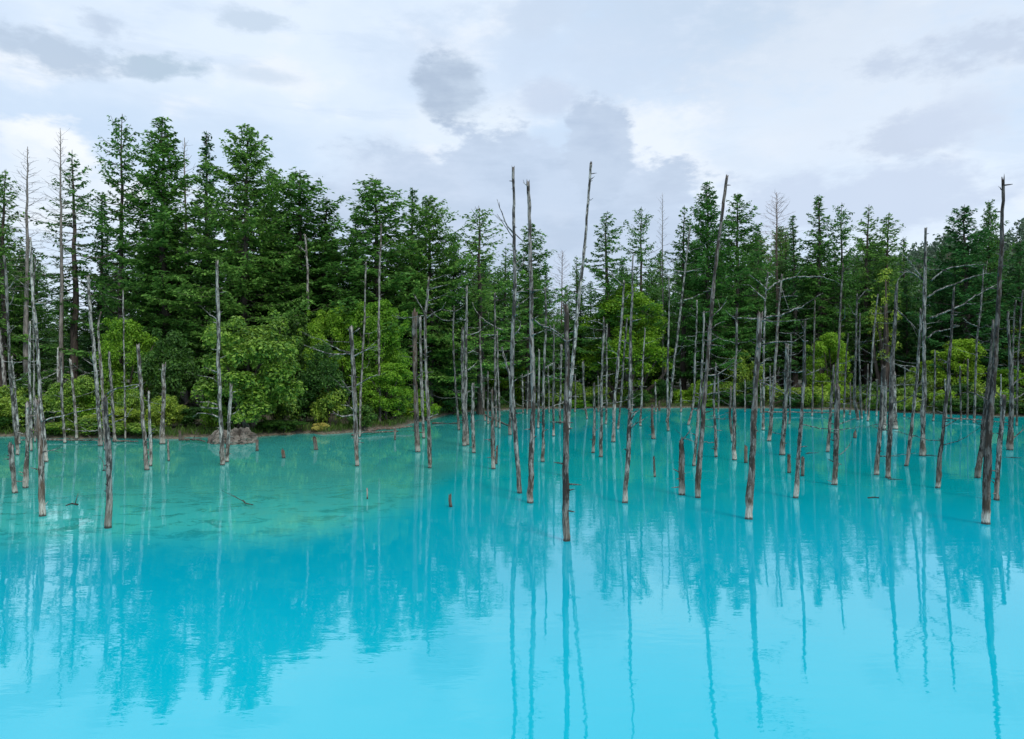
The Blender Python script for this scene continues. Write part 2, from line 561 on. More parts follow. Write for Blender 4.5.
def build_water():
    xs = np.linspace(-95, 95, 191)
    ys = np.concatenate([np.linspace(1, 40, 100), np.linspace(40.6, 92, 70)])
    X, Y = np.meshgrid(xs, ys, indexing='ij')
    V = np.stack([X, Y, np.zeros_like(X)], -1).reshape(-1, 3)
    n = len(ys)
    i, j = np.meshgrid(np.arange(len(xs) - 1), np.arange(n - 1), indexing='ij')
    a = (i * n + j).ravel()
    Fq = np.stack([a, a + n, a + n + 1, a + 1], -1)
    me = mesh_np("water", V, [(4, Fq, 0)], [M_WATER], True)
    # how shallow the pale shelf along the left bank makes the water, 0 deep .. 1 at the bank
    px = CX + F * X / np.maximum(Y, 1)
    front = np.interp(px, [-2000, 0, 200, 330, 430, 480, 560, 760, 1100], [13.2, 14.3, 14.6, 15.4, 19.5, 30, 58, 70, 74])
    sh = np.clip((Y - front) / 4.5, 0, 1) * np.interp(px, [-500, 300, 430, 520], [0.80, 0.80, 0.66, 0.45])
    near = np.clip(1 + shore_s(X, Y) / 3.5, 0, 1) * 0.6
    sh = np.maximum(sh, near * (Y > 20))
    at = me.attributes.new("shallow", 'FLOAT', 'POINT')
    at.data.foreach_set('value', sh.astype(np.float32).ravel())
    add("water", me, kind="structure")


build_ground()
build_water()

# ------------------------------------------------------------------ far hill with its wood


def hill_z(x, y):
    a = np.degrees(np.arctan2(x, y))
    r = np.hypot(x, y)
    top = np.interp(a, [-60, -20, 0, 12, 22, 27, 30, 35, 40, 60], [26, 24, 26, 42, 82, 104, 108, 114, 120, 104])
    return top * np.exp(-((r - 800) / 210.0) ** 2) * (1 + 0.05 * np.sin(a * 1.3) + 0.03 * np.sin(a * 3.1 + 1))


def build_hill():
    th = np.radians(np.linspace(-60, 60, 121))
    r = np.linspace(380, 1300, 50)
    T, Rr = np.meshgrid(th, r, indexing='ij')
    X, Y = np.sin(T) * Rr, np.cos(T) * Rr
    V = np.stack([X, Y, hill_z(X, Y) + 0.4], -1).reshape(-1, 3)
    n = len(r)
    i, j = np.meshgrid(np.arange(len(th) - 1), np.arange(n - 1), indexing='ij')
    a = (i * n + j).ravel()
    add("hill", mesh_np("hill", V, [(4, np.stack([a, a + 1, a + n + 1, a + n], -1)[:, ::-1], 0)], [M_GROUND], True), kind="structure")
    rng = np.random.default_rng(5)
    Q = []
    N = 5200
    T = np.radians(rng.uniform(-40, 42, N))
    Rr = rng.uniform(520, 810, N)
    for k in range(N):
        x, y = math.sin(T[k]) * Rr[k], math.cos(T[k]) * Rr[k]
        z0 = float(hill_z(x, y))
        h, w = rng.uniform(9, 17), rng.uniform(2.2, 4.2)
        nq = 26
        f = rng.uniform(0.1, 1, nq)
        conif = rng.random() < 0.5
        prof = (1.02 - f) ** 0.8 if conif else np.sqrt(np.clip(1 - (2 * f - 1.0) ** 2, 0.05, 1))
        an = rng.uniform(0, 6.28, nq)
        rad = w * prof * np.sqrt(rng.uniform(0.3, 1, nq))
        c = np.stack([x + np.cos(an) * rad, y + np.sin(an) * rad, z0 + f * h], -1)
        u = rng.normal(0, 1, (nq, 3))
        u /= np.linalg.norm(u, axis=1)[:, None]
        v = np.cross(u, rng.normal(0, 1, (nq, 3)))
        v /= np.linalg.norm(v, axis=1)[:, None] + 1e-9
        sz = rng.uniform(1.0, 2.0, nq)[:, None]
        Q.append(np.stack([c - u * sz, c + v * sz * 0.6, c + u * sz, c - v * sz * 0.6], 1))
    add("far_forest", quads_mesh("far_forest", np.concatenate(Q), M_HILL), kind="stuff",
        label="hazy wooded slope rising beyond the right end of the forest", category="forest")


build_hill()

# ------------------------------------------------------------------ trees


def larch_meshes(seed, H=25.0, width=3.0, z0=0.2, limbs=120, needles=1.0, twig_len=0.8, droop=0.2, power=0.75, bare=0.0, foliage=M_LARCH, quad=0.31):
    """a conifer: (trunk mesh with limbs, crown mesh of needle sprays)"""
    rng = np.random.default_rng(seed)
    tb = Tubes()
    zz = np.linspace(-0.6, H, 26)
    wob = np.cumsum(rng.normal(0, 0.035, (26, 2)), axis=0)
    spine = np.stack([wob[:, 0], wob[:, 1], zz], -1)
    rad = 0.012 * H * (1 - zz / H * 0.97).clip(0.02) ** 0.85
    rad[0] *= 1.5
    tb.tube(spine, rad, 8, rng, 0.04)
    at = lambda z: np.array([np.interp(z, zz, spine[:, 0]), np.interp(z, zz, spine[:, 1]), z])
    C_, U_, V_ = [], [], []
    gold = 2.39996
    sect = rng.uniform(0.7, 1.12, 9)             # uneven sides
    for i in range(limbs):
        f = (i + rng.random()) / limbs
        t = f ** 0.92
        z = H * (z0 + (0.985 - z0) * t)
        az = i * gold + rng.normal(0, 0.35)
        lump = 0.78 + 0.3 * math.sin(t * 23 + seed) * math.sin(az * 1.5 + t * 7 + seed)
        prof = (1 - t) ** (power + 0.06) * min(1.0, 0.6 + 2.6 * t) * 1.12 + 0.05
        L = width * prof * lump * rng.uniform(0.6, 1.15) * sect[int((az % 6.283) / 6.284 * 9)]
        if rng.random() < 0.06:
            L *= 0.3
        L = max(L, 0.35)
        e0 = math.radians(-14 + 62 * t ** 1.4 + rng.normal(0, 13))
        d = np.array([math.cos(az), math.sin(az), 0.0])
        s = np.linspace(0, 1, 6)
        pts = at(z) + np.outer(s * L * math.cos(e0), d)
        pts[:, 2] += s * L * math.sin(e0) - droop * L * s * (1 - s) * 1.5 + 0.10 * L * s ** 3
        tb.tube(pts, np.interp(s, [0, 1], [0.012 * L + 0.018, 0.008]), 4)
        if rng.random() < bare * (1.15 - t):
            continue
        nt = max(4, int(L / 0.058 * needles))
        st = rng.uniform(0.12, 1.03, nt)
        for q in st:
            o = np.array([np.interp(q, s, pts[:, k]) for k in range(3)])
            side = -1 if rng.random() < 0.5 else 1
            ta = az + side * rng.uniform(0.45, 1.25)
            tl = twig_len * rng.uniform(0.5, 1.15) * (1.0 - 0.45 * q) * min(1.0, 0.20 + L / 2.3)
            td = np.array([math.cos(ta), math.sin(ta), rng.uniform(-0.75, 0.18)])
            m = max(2, int(tl / 0.135))
            for g in (np.arange(m) + rng.random(m)) / m:
                C_.append(o + td * tl * g + rng.normal(0, 0.05, 3))
                dd = td + rng.normal(0, 0.55, 3)
                U_.append(dd)
                V_.append(np.array([0, 0, 1.0]) + rng.normal(0, 0.6, 3))
    C_, U_, V_ = np.array(C_), np.array(U_), np.array(V_)
    U_ /= np.linalg.norm(U_, axis=1)[:, None]
    W = np.cross(U_, V_)
    W /= np.linalg.norm(W, axis=1)[:, None] + 1e-9
    n = len(C_)
    l = (quad * rng.uniform(0.6, 1.2, n) * 0.5)[:, None]
    w = l * rng.uniform(0.32, 0.6, n)[:, None]
    Q = np.stack([C_ - U_ * l, C_ + W * w, C_ + U_ * l, C_ - W * w], 1)
    return tb.build("conifer_trunk", M_BARK), quads_mesh("conifer_crown", Q, foliage)


def bare_meshes(seed, H=25.0, width=1.7, m=M_BARE, z0=0.35):
    """dead conifer that still carries its fine bare twigs"""
    rng = np.random.default_rng(seed)
    tb = Tubes()
    zz = np.linspace(-0.6, H, 26)
    wob = np.cumsum(rng.normal(0, 0.03, (26, 2)), axis=0)
    spine = np.stack([wob[:, 0], wob[:, 1], zz], -1)
    tb.tube(spine, 0.0085 * H * (1 - zz / H * 0.95).clip(0.03) ** 0.8, 8, rng, 0.04)
    tw = Tubes()
    at = lambda z: np.array([np.interp(z, zz, spine[:, 0]), np.interp(z, zz, spine[:, 1]), z])
    for i in range(95):
        t = (i + rng.random()) / 95
        z = H * (z0 + (0.99 - z0) * t)
        az = i * 2.4 + rng.normal(0, 0.3)
        L = width * ((1 - t) ** 0.7 * min(1, 0.4 + 2 * t) + 0.1) * rng.uniform(0.4, 1.15)
        e0 = math.radians(-8 + 55 * t + rng.normal(0, 10))
        d = np.array([math.cos(az) * math.cos(e0), math.sin(az) * math.cos(e0), math.sin(e0)])
        s = np.linspace(0, 1, 5)
        pts = at(z) + np.outer(s * L, d)
        pts[:, 2] += 0.15 * L * s ** 2 - 0.1 * L * s
        tw.tube(pts, np.interp(s, [0, 1], [0.022, 0.008]), 3)
        for _ in range(int(L / 0.25)):
            q = rng.uniform(0.25, 1)
            o = np.array([np.interp(q, s, pts[:, k]) for k in range(3)])
            dd = d + rng.normal(0, 0.6, 3)
            l2 = rng.uniform(0.15, 0.5)
            tw.tube([o, o + dd * l2], [0.010, 0.006], 3)
    return tb.build("bare_trunk", m), tw.build("bare_twigs", m, False)


def copy_thing(root, loc, rotz, scale):
    r = root.copy()
    C.objects.link(r)
    r.location = loc
    r.rotation_euler = (0, 0, rotz)
    r.scale = scale
    for ch in root.children:
        c = ch.copy()
        C.objects.link(c)
        c.parent = r
    return r


PROTO = {}


def place(kind, name, parts, loc, rotz, scale, label, category, group=None):
    """first use of a kind builds the thing, later ones copy it and its parts"""
    if kind not in PROTO:
        root = bpy.data.objects.new(name, None)
        C.objects.link(root)
        root.empty_display_size = 0.3
        for pn, me in parts:
            add(pn, me, root)
        root.location = loc
        root.rotation_euler = (0, 0, rotz)
        root.scale = scale
        PROTO[kind] = root
    else:
        root = copy_thing(PROTO[kind], loc, rotz, scale)
    root['label'] = label
    root['category'] = category
    if group:
        root['group'] = group
    elif 'group' in root:
        del root['group']
    return root


KIND = {
    'full1': ('larch_tree', larch_meshes(11, width=6.6, z0=0.10, limbs=200, needles=1.15, power=0.70)),
    'full2': ('larch_tree', larch_meshes(12, width=7.4, z0=0.12, limbs=190, needles=1.15, power=0.62, twig_len=0.9)),
    'mid1': ('larch_tree', larch_meshes(13, width=5.4, z0=0.16, limbs=165, needles=1.0)),
    'mid2': ('larch_tree', larch_meshes(14, width=4.8, z0=0.2, limbs=155, needles=0.95, power=0.85)),
    'mid3': ('larch_tree', larch_meshes(21, width=5.8, z0=0.14, limbs=155, needles=1.0, power=0.6, bare=0.1)),
    'open1': ('larch_tree', larch_meshes(15, width=5.2, z0=0.26, limbs=95, needles=0.85, bare=0.25, power=0.5, droop=0.3)),
    'open2': ('larch_tree', larch_meshes(16, width=4.0, z0=0.3, limbs=90, needles=0.8, bare=0.3, power=0.6)),
    'full3': ('larch_tree', larch_meshes(61, width=6.2, z0=0.08, limbs=175, needles=1.05, power=0.52, twig_len=1.0, droop=0.35)),
    'mid4': ('larch_tree', larch_meshes(62, width=5.0, z0=0.22, limbs=120, needles=0.95, power=0.7, bare=0.12, droop=0.3)),
    'slim1': ('fir_tree', larch_meshes(17, width=3.3, z0=0.12, limbs=180, needles=1.1, power=0.85, twig_len=0.6, foliage=M_FIR)),
    'slim2': ('fir_tree', larch_meshes(18, width=4.2, z0=0.06, limbs=180, needles=1.1, power=0.8, twig_len=0.65, foliage=M_FIR)),
    'dark1': ('fir_tree', larch_meshes(19, width=6.2, z0=0.05, limbs=180, needles=1.1, power=0.6, foliage=M_FIR)),
}
for k, sd, mm in (('bare1', 31, M_BARE), ('bare2', 32, M_BARE), ('bare3', 33, M_RUST)):
    KIND[k] = ('bare_tree', bare_meshes(sd, m=mm, width=2.2 if k != 'bare3' else 3.0, z0=0.45 if k != 'bare3' else 0.6))


def tree(px, top, d, kind, wide, label, group=None, rot=None, rng=random.Random(3)):
    x = (px - CX) / F * d
    z = float(ground_z(x, d))
    h = CAM_H + (CY - top) / F * d - z
    s = h / 25.0
    name, (tr, cr) = KIND[kind]
    cat = 'bare tree' if name == 'bare_tree' else ('fir' if name == 'fir_tree' else 'larch')
    return place(kind, name, [('trunk', tr), ('twigs' if name == 'bare_tree' else 'crown', cr)], (x, d, z - 0.05),
                 rng.uniform(0, 6.28) if rot is None else rot, (s * wide * 1.38, s * wide * 1.38, s), label, cat, group)


SKYLINE = [  # px, top py, distance, kind, width factor, label
    (2, 168, 60, 'mid4', 1.0, 'dense green larch cut by the left edge of the photo'),
    (28, 145, 60, 'bare1', 1.0, 'pale bare conifer with fine dead twigs, leftmost of the skyline'),
    (61, 127, 61, 'bare2', 0.75, 'very thin bare conifer beside the white cloud at the left'),
    (75, 150, 64, 'open2', 1.0, 'sparse thin larch close beside a bare grey pole near the white cloud'),
    (98, 190, 66, 'slim1', 1.0, 'short narrow dark fir under the open-topped larch at the left'),
    (121, 113, 62, 'open1', 0.80, 'tall larch with an open see-through top, highest tip of the skyline'),
    (163, 117, 62, 'full1', 1.12, 'big dense larch with a broad dark crown right of the open-topped larch'),
    (188, 138, 68, 'bare1', 0.9, 'bare twiggy treetop showing between two dense tall larches at the left'),
    (209, 130, 66, 'slim2', 1.0, 'narrow pointed fir squeezed between the two broadest larches'),
    (246, 124, 60, 'full2', 0.92, 'broadest tall larch with lit shaggy boughs above the big round bush'),
    (272, 165, 66, 'mid3', 1.1, 'larch half hidden behind the right side of the broadest larch'),
    (300, 168, 63, 'full3', 1.4, 'larch stepping down right of the broadest larch, light tufted top'),
    (325, 196, 64, 'mid2', 1.5, 'smaller larch in the dip left of the broad middle larch'),
    (358, 205, 66, 'slim2', 1.0, 'thin fir tip at the left shoulder of the broad middle larch'),
    (380, 177, 62, 'full3', 1.4, 'broad bushy larch with a rounded top behind the yellow-green bushes'),
    (415, 188, 70, 'slim1', 1.2, 'thin fir spire between two rounded larches left of the picture middle'),
    (430, 195, 64, 'full2', 1.05, 'rounded larch with lit right-hand boughs, last before the dark dip'),
    (455, 232, 66, 'dark1', 0.8, 'low dark fir in the dip of the skyline left of the tall poles'),
    (480, 205, 66, 'open1', 1.2, 'airy larch with see-through sides just left of the tall twin poles'),
    (505, 246, 80, 'open2', 1.0, 'small thin larch behind the left tall pole'),
    (527, 222, 76, 'mid3', 1.2, 'larch standing right behind the two tall dead poles'),
    (548, 262, 86, 'slim1', 1.0, 'low thin fir right of the twin poles'),
    (562, 250, 92, 'bare3', 0.8, 'rust-brown bare tree under the grey cloud bank'),
    (577, 255, 88, 'open2', 0.9, 'thin scanty larch left of the leaning pole'),
    (605, 210, 82, 'mid4', 1.2, 'upright larch standing alone just right of the leaning pole'),
    (624, 258, 92, 'slim1', 1.0, 'low fir in the gap above the yellow-green maple'),
    (641, 206, 84, 'open1', 0.85, 'open-crowned larch behind the yellow-green maple'),
    (663, 192, 88, 'bare2', 0.5, 'bare needle-thin pole tree above the yellow-green maple'),
    (683, 205, 88, 'open2', 1.0, 'slim larch left of the tall leaning trunk at right of middle'),
    (708, 181, 84, 'full1', 0.95, 'tallest larch of the right half, crossed by a leaning dead trunk'),
    (734, 192, 88, 'mid3', 1.1, 'larch at the right shoulder of the tallest right-hand larch'),
    (756, 222, 92, 'slim2', 0.9, 'short fir left of the reddish bare treetop'),
    (777, 192, 92, 'bare3', 1.0, 'reddish bare treetop sticking out of the right-hand forest'),
    (796, 214, 90, 'slim1', 1.1, 'narrow fir right of the reddish bare treetop'),
    (820, 194, 90, 'mid2', 1.2, 'slender larch with pointed tip right of the reddish bare tree'),
    (841, 202, 90, 'open1', 0.8, 'loose-boughed larch, middle of the three pointed tips at right'),
    (866, 204, 92, 'open2', 1.15, 'airy larch tip, last of the three pointed tips at right'),
    (886, 212, 92, 'mid4', 1.2, 'larch that ends the row of pointed tips before the distant hill'),
    (904, 236, 96, 'mid2', 1.0, 'lower larch at the foot of the distant hill'),
    (941, 243, 86, 'dark1', 0.9, 'low dark fir left of the big round-topped dark fir'),
    (966, 204, 82, 'dark1', 1.25, 'big dark round-topped fir below the distant wooded hill'),
    (990, 199, 86, 'full1', 0.7, 'larch tip behind the tall charred pole at the right'),
    (1021, 240, 82, 'dark1', 1.1, 'dark fir cut by the right edge of the photo'),
]
for s_ in SKYLINE:
    tree(*s_)

FILL = [(-260, 170), (0, 200), (50, 250), (100, 262), (140, 205), (250, 190), (330, 225), (400, 222), (450, 245), (500, 252), (560, 266),
        (620, 256), (680, 240), (720, 222), (800, 218), (885, 226), (925, 258), (960, 236), (995, 250), (1040, 252), (1300, 220)]
rf = random.Random(8)
fill_n = 0
for row, (dd, step) in enumerate(((4, 27), (14, 30), (27, 34), (44, 42))):
    px = -250 + row * 9
    while px < 1290:
        q = px + rf.uniform(-9, 9)
        front = float(np.interp(q, [-260, 0, 300, 420, 520, 600, 700, 1000, 1300], [56, 60, 60, 64, 82, 86, 90, 86, 80]))
        top = float(np.interp(q, [a for a, b in FILL], [b for a, b in FILL])) + rf.uniform(4, 46) + (10 if row == 0 else 0)
        hid = rf.choice(['mid1', 'mid2', 'mid3', 'full2', 'dark1', 'full3', 'mid4', 'slim2', 'slim1', 'full1'])
        inside = 35 < q < 130
        if not (inside and rf.random() < 0.45):
            t_ = tree(q, top, front + dd + rf.uniform(-3, 3), hid, rf.uniform(0.85, 1.15),
                      'shaded forest fir standing in the gaps behind the front row of trees' if KIND[hid][0] == 'fir_tree' else
                      'shaded forest larch standing in the gaps behind the front row of trees',
                      'shaded firs behind the front row of trees' if KIND[hid][0] == 'fir_tree' else 'shaded larches behind the front row of trees')
            fill_n += 1
        px += step

# ------------------------------------------------------------------ broadleaf bushes and trees


def bush_meshes(seed, W, H, leaves, leaf, m, clump=0.17, n_clump=46, base=0.0, narrow=0.0, stems=7):
    """(stems mesh, crown mesh): many leaves on the outside of uneven clumps"""
    rng = np.random.default_rng(seed)
    cl = []
    while len(cl) < n_clump:
        p = rng.normal(0, 1, 3)
        p /= np.linalg.norm(p)
        out = rng.random() < 0.22                         # some small sprays stick out of the outline
        p *= rng.uniform(1.0, 1.22) if out else rng.uniform(0.35, 1.0) ** 0.6
        zf = (p[2] + 1) / 2
        if zf < 0.02:
            continue
        k = 1 - narrow * zf
        r = W * clump * (rng.uniform(0.28, 0.5) if out else rng.uniform(0.5, 1.05))
        cl.append((p[0] * W / 2 * 0.82 * k, p[1] * W / 2 * 0.82 * k, base + zf * (H - base) * 0.86 + 0.05 * H, r))
    cl = np.array(cl)
    wgt = cl[:, 3] ** 2
    idx = rng.choice(len(cl), leaves, p=wgt / wgt.sum())
    d = rng.normal(0, 1, (leaves, 3))
    d[:, 2] += 0.8
    d /= np.linalg.norm(d, axis=1)[:, None]
    rad = cl[idx, 3] * (0.6 + 0.6 * rng.random(leaves) ** 1.2)
    P = cl[idx, :3] + d * rad[:, None] * np.array([1, 1, 0.8])
    P[:, 2] = np.maximum(P[:, 2], 0.05 + 0.1 * rng.random(leaves))
    nrm = d * 0.7 + np.array([0, 0, 0.55]) + rng.normal(0, 0.45, (leaves, 3))
    nrm /= np.linalg.norm(nrm, axis=1)[:, None]
    u = np.cross(nrm, rng.normal(0, 1, (leaves, 3)))
    u /= np.linalg.norm(u, axis=1)[:, None] + 1e-9
    v = np.cross(nrm, u)
    l = (leaf * rng.uniform(0.55, 1.2, leaves))[:, None] * 0.5
    w = l * 0.62
    Q = np.stack([P - u * l, P + v * w + nrm * l * 0.2, P + u * l - nrm * l * 0.2, P - v * w + nrm * l * 0.2], 1)
    tb = Tubes()
    for i in range(stems):
        c = cl[rng.integers(len(cl))]
        s = np.linspace(0, 1, 6)
        a = np.array([rng.normal(0, W * 0.04), rng.normal(0, W * 0.04), -0.3])
        pts = a + np.outer(s, np.array(c[:3]) - a)
        pts[:, :2] += np.outer(np.sin(s * 3.14), rng.normal(0, W * 0.05, 2))
        tb.tube(pts, np.interp(s, [0, 1], [0.018 * H, 0.005 * H]), 5, rng, 0.05)
    return tb.build("bush_stems", M_BARK), quads_mesh("bush_crown", Q, m)


BUSH = {
    'big_green': bush_meshes(41, 6.4, 8.0, 24000, 0.235, M_GREEN, 0.125, 84),
    'lime_a': bush_meshes(42, 6.0, 8.5, 24000, 0.19, M_LIME, 0.12, 84, 0.6),
    'lime_b': bush_meshes(43, 5.0, 6.0, 16000, 0.19, M_LIME, 0.135, 64),
    'lime_tall': bush_meshes(44, 8.6, 13.0, 30000, 0.22, M_LIME, 0.125, 100, 0.8, 0.3),
    'green_b': bush_meshes(45, 4.6, 4.4, 12000, 0.2, M_GREEN, 0.18, 40),
    'shade_a': bush_meshes(46, 5.5, 6.5, 10000, 0.26, M_SHADE, 0.17, 46),
    'low_a': bush_meshes(47, 3.0, 1.9, 4200, 0.20, M_GREEN, 0.20, 26),
    'low_b': bush_meshes(48, 2.6, 1.5, 3800, 0.17, M_LIME, 0.20, 26),
    'low_c': bush_meshes(49, 3.2, 2.4, 4200, 0.22, M_SHADE, 0.20, 26),
    'yellow': bush_meshes(50, 1.7, 0.95, 1100, 0.11, M_YELLOW, 0.22, 12),
    'birch': bush_meshes(51, 3.4, 12.0, 2100, 0.2, M_GREEN, 0.15, 60, 2.0, 0.3),
}
BUSH_SIZE = {'big_green': (6.4, 8.0), 'lime_a': (6.0, 8.5), 'lime_b': (5, 6), 'lime_tall': (8.6, 13), 'green_b': (4.6, 4.4), 'shade_a': (5.5, 6.5),
             'low_a': (3, 1.9), 'low_b': (2.6, 1.5), 'low_c': (3.2, 2.4), 'yellow': (1.7, 0.95), 'birch': (3.4, 12)}


def bush(px0, px1, top, d, kind, label, category='bush', group=None, name='bush', rot=None, rng=random.Random(17)):
    px = (px0 + px1) / 2
    x = (px - CX) / F * d
    z = float(ground_z(x, d))
    W, H = BUSH_SIZE[kind]
    w = (px1 - px0) / F * d / W
    h = (CAM_H + (CY - top) / F * d - z) / H
    return place('b_' + kind, name, [('stems', BUSH[kind][0]), ('crown', BUSH[kind][1])], (x, d, z - 0.03), rng.uniform(0, 6.28) if rot is None else rot,
                 (w, w, h), label, category, group)


bush(190, 304, 300, 44.6, 'big_green', 'big round bright-green bush overhanging the water behind the grey rock')
bush(298, 362, 298, 55, 'lime_a', 'left half of the yellow-green shrubbery, tall bush right of the big round bush')
bush(340, 412, 290, 55, 'lime_a', 'tallest yellow-green bush, behind the branched dead trunk')
bush(352, 418, 358, 52.5, 'lime_b', 'lower yellow-green bush spilling to the bank beside the fallen logs')
bush(298, 352, 344, 49.5, 'shade_a', 'dark shaded bush between the big round bush and the yellow-green shrubs')  # its darkened leaves stand in for the shaded gap between the bushes
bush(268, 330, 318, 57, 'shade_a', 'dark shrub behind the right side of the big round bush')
bush(96, 160, 310, 52, 'lime_b', 'dull olive bush behind the paired dead trunks at the left')
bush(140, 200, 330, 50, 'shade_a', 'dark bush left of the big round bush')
bush(150, 190, 395, 46, 'green_b', 'small green bush under the dark trees left of the grey rock')
bush(50, 110, 372, 46, 'green_b', 'green bush on the left bank behind the thin pale trunks')
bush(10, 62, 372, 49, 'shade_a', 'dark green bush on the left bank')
bush(-22, 30, 395, 46, 'green_b', 'bright green bush at the left edge of the photo')
bush(84, 140, 405, 44.5, 'green_b', 'low leafy bush at the waterline behind the thick dead trunk')
bush(568, 680, 278, 82, 'lime_tall', 'bright yellow-green maple on the far shore, right of the leaning pole', 'tree', name='maple_tree')
bush(540, 600, 350, 84, 'shade_a', 'dark rounded shrub on the far shore left of the yellow-green maple')
bush(425, 480, 352, 70, 'green_b', 'green bush at the inner corner of the bank behind clustered dead trunks')
bush(470, 540, 362, 80, 'lime_b', 'yellow-green bush on the far shore behind the tall twin poles')
bush(720, 770, 348, 84, 'green_b', 'bright green bush far behind the thick brown-footed trunk')
bush(804, 852, 327, 82, 'lime_b', 'round yellow-green bush with a pointed top on the far right shore')
bush(800, 860, 380, 80.5, 'green_b', 'low dense green bush under the pointed yellow-green bush')
bush(866, 906, 256, 82, 'birch', 'wispy pale young birch between dead trunks at the right', 'tree', name='birch_tree')
bush(924, 986, 334, 78, 'lime_b', 'large yellowish bush behind the curved bare branches at the right')
bush(898, 935, 365, 78, 'green_b', 'green bush left of the large yellowish bush at the right')
bush(984, 1040, 366, 76, 'lime_b', 'pale olive bush behind the charred pole at the right edge')
bush(1004, 1050, 318, 80, 'birch', 'thin airy birch at the right edge of the photo', 'tree', name='birch_tree')
bush(309, 329, 422, 46.4, 'yellow', 'small bright yellow plant at the waterline', 'plant', name='yellow_plant')

rl = random.Random(21)
lows = [('low_a', 'low bright-green bush in the continuous undergrowth at the forest edge'), ('low_b', 'low yellowish bush in the continuous undergrowth at the forest edge'),
        ('low_c', 'low dark bush in the continuous undergrowth at the forest edge')]
for row in range(2):
    px = -60.0
    while px < 1090:
        th = math.atan((px - CX) / F)
        d = float(shore_r(th)) * math.cos(th) + 0.55 + row * 2.4 + rl.uniform(-0.3, 0.6)
        k, lb = lows[rl.choice([0, 0, 1, 2, 2] if row else [0, 1, 2, 2, 2])]
        wpx = rl.uniform(2.2, 3.4) / d * F
        if not (row == 0 and (200 < px < 262 or 308 < px < 335 or rl.random() < 0.35)):
            x = px - wpx / 2
            hgt = rl.uniform(0.6, 1.9) + row * 0.6
            z = float(ground_z((px - CX) / F * d, d))
            bush(x, x + wpx, CY - (z + hgt - CAM_H) / d * F, d, k, lb, 'bush', lb.split(' in the')[0].replace('bush', 'bushes') + ' of the undergrowth')
        px += rl.uniform(0.55, 0.9) * wpx


def build_grass():
    rng = np.random.default_rng(77)
    N = 9000
    px = rng.uniform(-80, 1110, N)
    th = np.arctan((px - CX) / F)
    R = shore_r(th) + rng.gamma(1.6, 0.55, N) + 0.25
    x, y = np.sin(th) * R, np.cos(th) * R
    z = ground_z(x, y)
    h = rng.uniform(0.12, 0.42, N)
    a = rng.uniform(0, 6.28, N)
    w = rng.uniform(0.012, 0.03, N)
    lean = rng.normal(0, 0.3, (N, 2))
    b0 = np.stack([x - np.cos(a) * w, y - np.sin(a) * w, z - 0.03], -1)
    b1 = np.stack([x + np.cos(a) * w, y + np.sin(a) * w, z - 0.03], -1)
    m1 = np.stack([x + lean[:, 0] * h * 0.4 + np.cos(a) * w * 0.8, y + lean[:, 1] * h * 0.4 + np.sin(a) * w * 0.8, z + h * 0.6], -1)
    t1 = np.stack([x + lean[:, 0] * h, y + lean[:, 1] * h, z + h], -1)
    add("bank_grass", quads_mesh("bank_grass", np.stack([b0, b1, m1, t1], 1), M_GRASS), kind="stuff",
        label="thin fringe of grass along the muddy bank", category="grass")


build_grass()

# ------------------------------------------------------------------ dead trunks in the pond
TR = np.random.default_rng(101)
POND = 'dead tree trunks standing in the pond'


def pix(px, py, d):
    return np.array([(px - CX) / F * d, d, CAM_H + (CY - py) / F * d])


def branch_obj(parent, pts, r0, tone, brown=0.0, name='branch', twigs=2):
    P = smooth_line(pts, 0.16)
    L = np.linalg.norm(np.diff(P, axis=0), axis=1).sum()
    n = len(P)
    P[1:-1] += TR.normal(0, 0.006 + 0.004 * L, (n - 2, 3)) if n > 2 else 0
    tb = Tubes()
    tb.tube(P, np.interp(np.linspace(0, 1, n), [0, 0.7, 1], [r0, r0 * 0.6, r0 * 0.25]), 6, TR, 0.06)
    for _ in range(twigs):
        i = int(TR.integers(max(1, n // 3), n))
        d = P[min(i, n - 1)] - P[max(i - 1, 0)]
        d = d / (np.linalg.norm(d) + 1e-9) + TR.normal(0, 0.55, 3)
        l = TR.uniform(0.12, 0.4) * min(1.5, L)
        tb.tube([P[i], P[i] + d * l * 0.5, P[i] + d * l + np.array([0, 0, 0.1 * l])], [r0 * 0.4, r0 * 0.3, r0 * 0.15], 4)
    o = add(name, tb.build(name, M_DEAD), parent)
    o.color = (tone, brown, 0, 1)
    return o


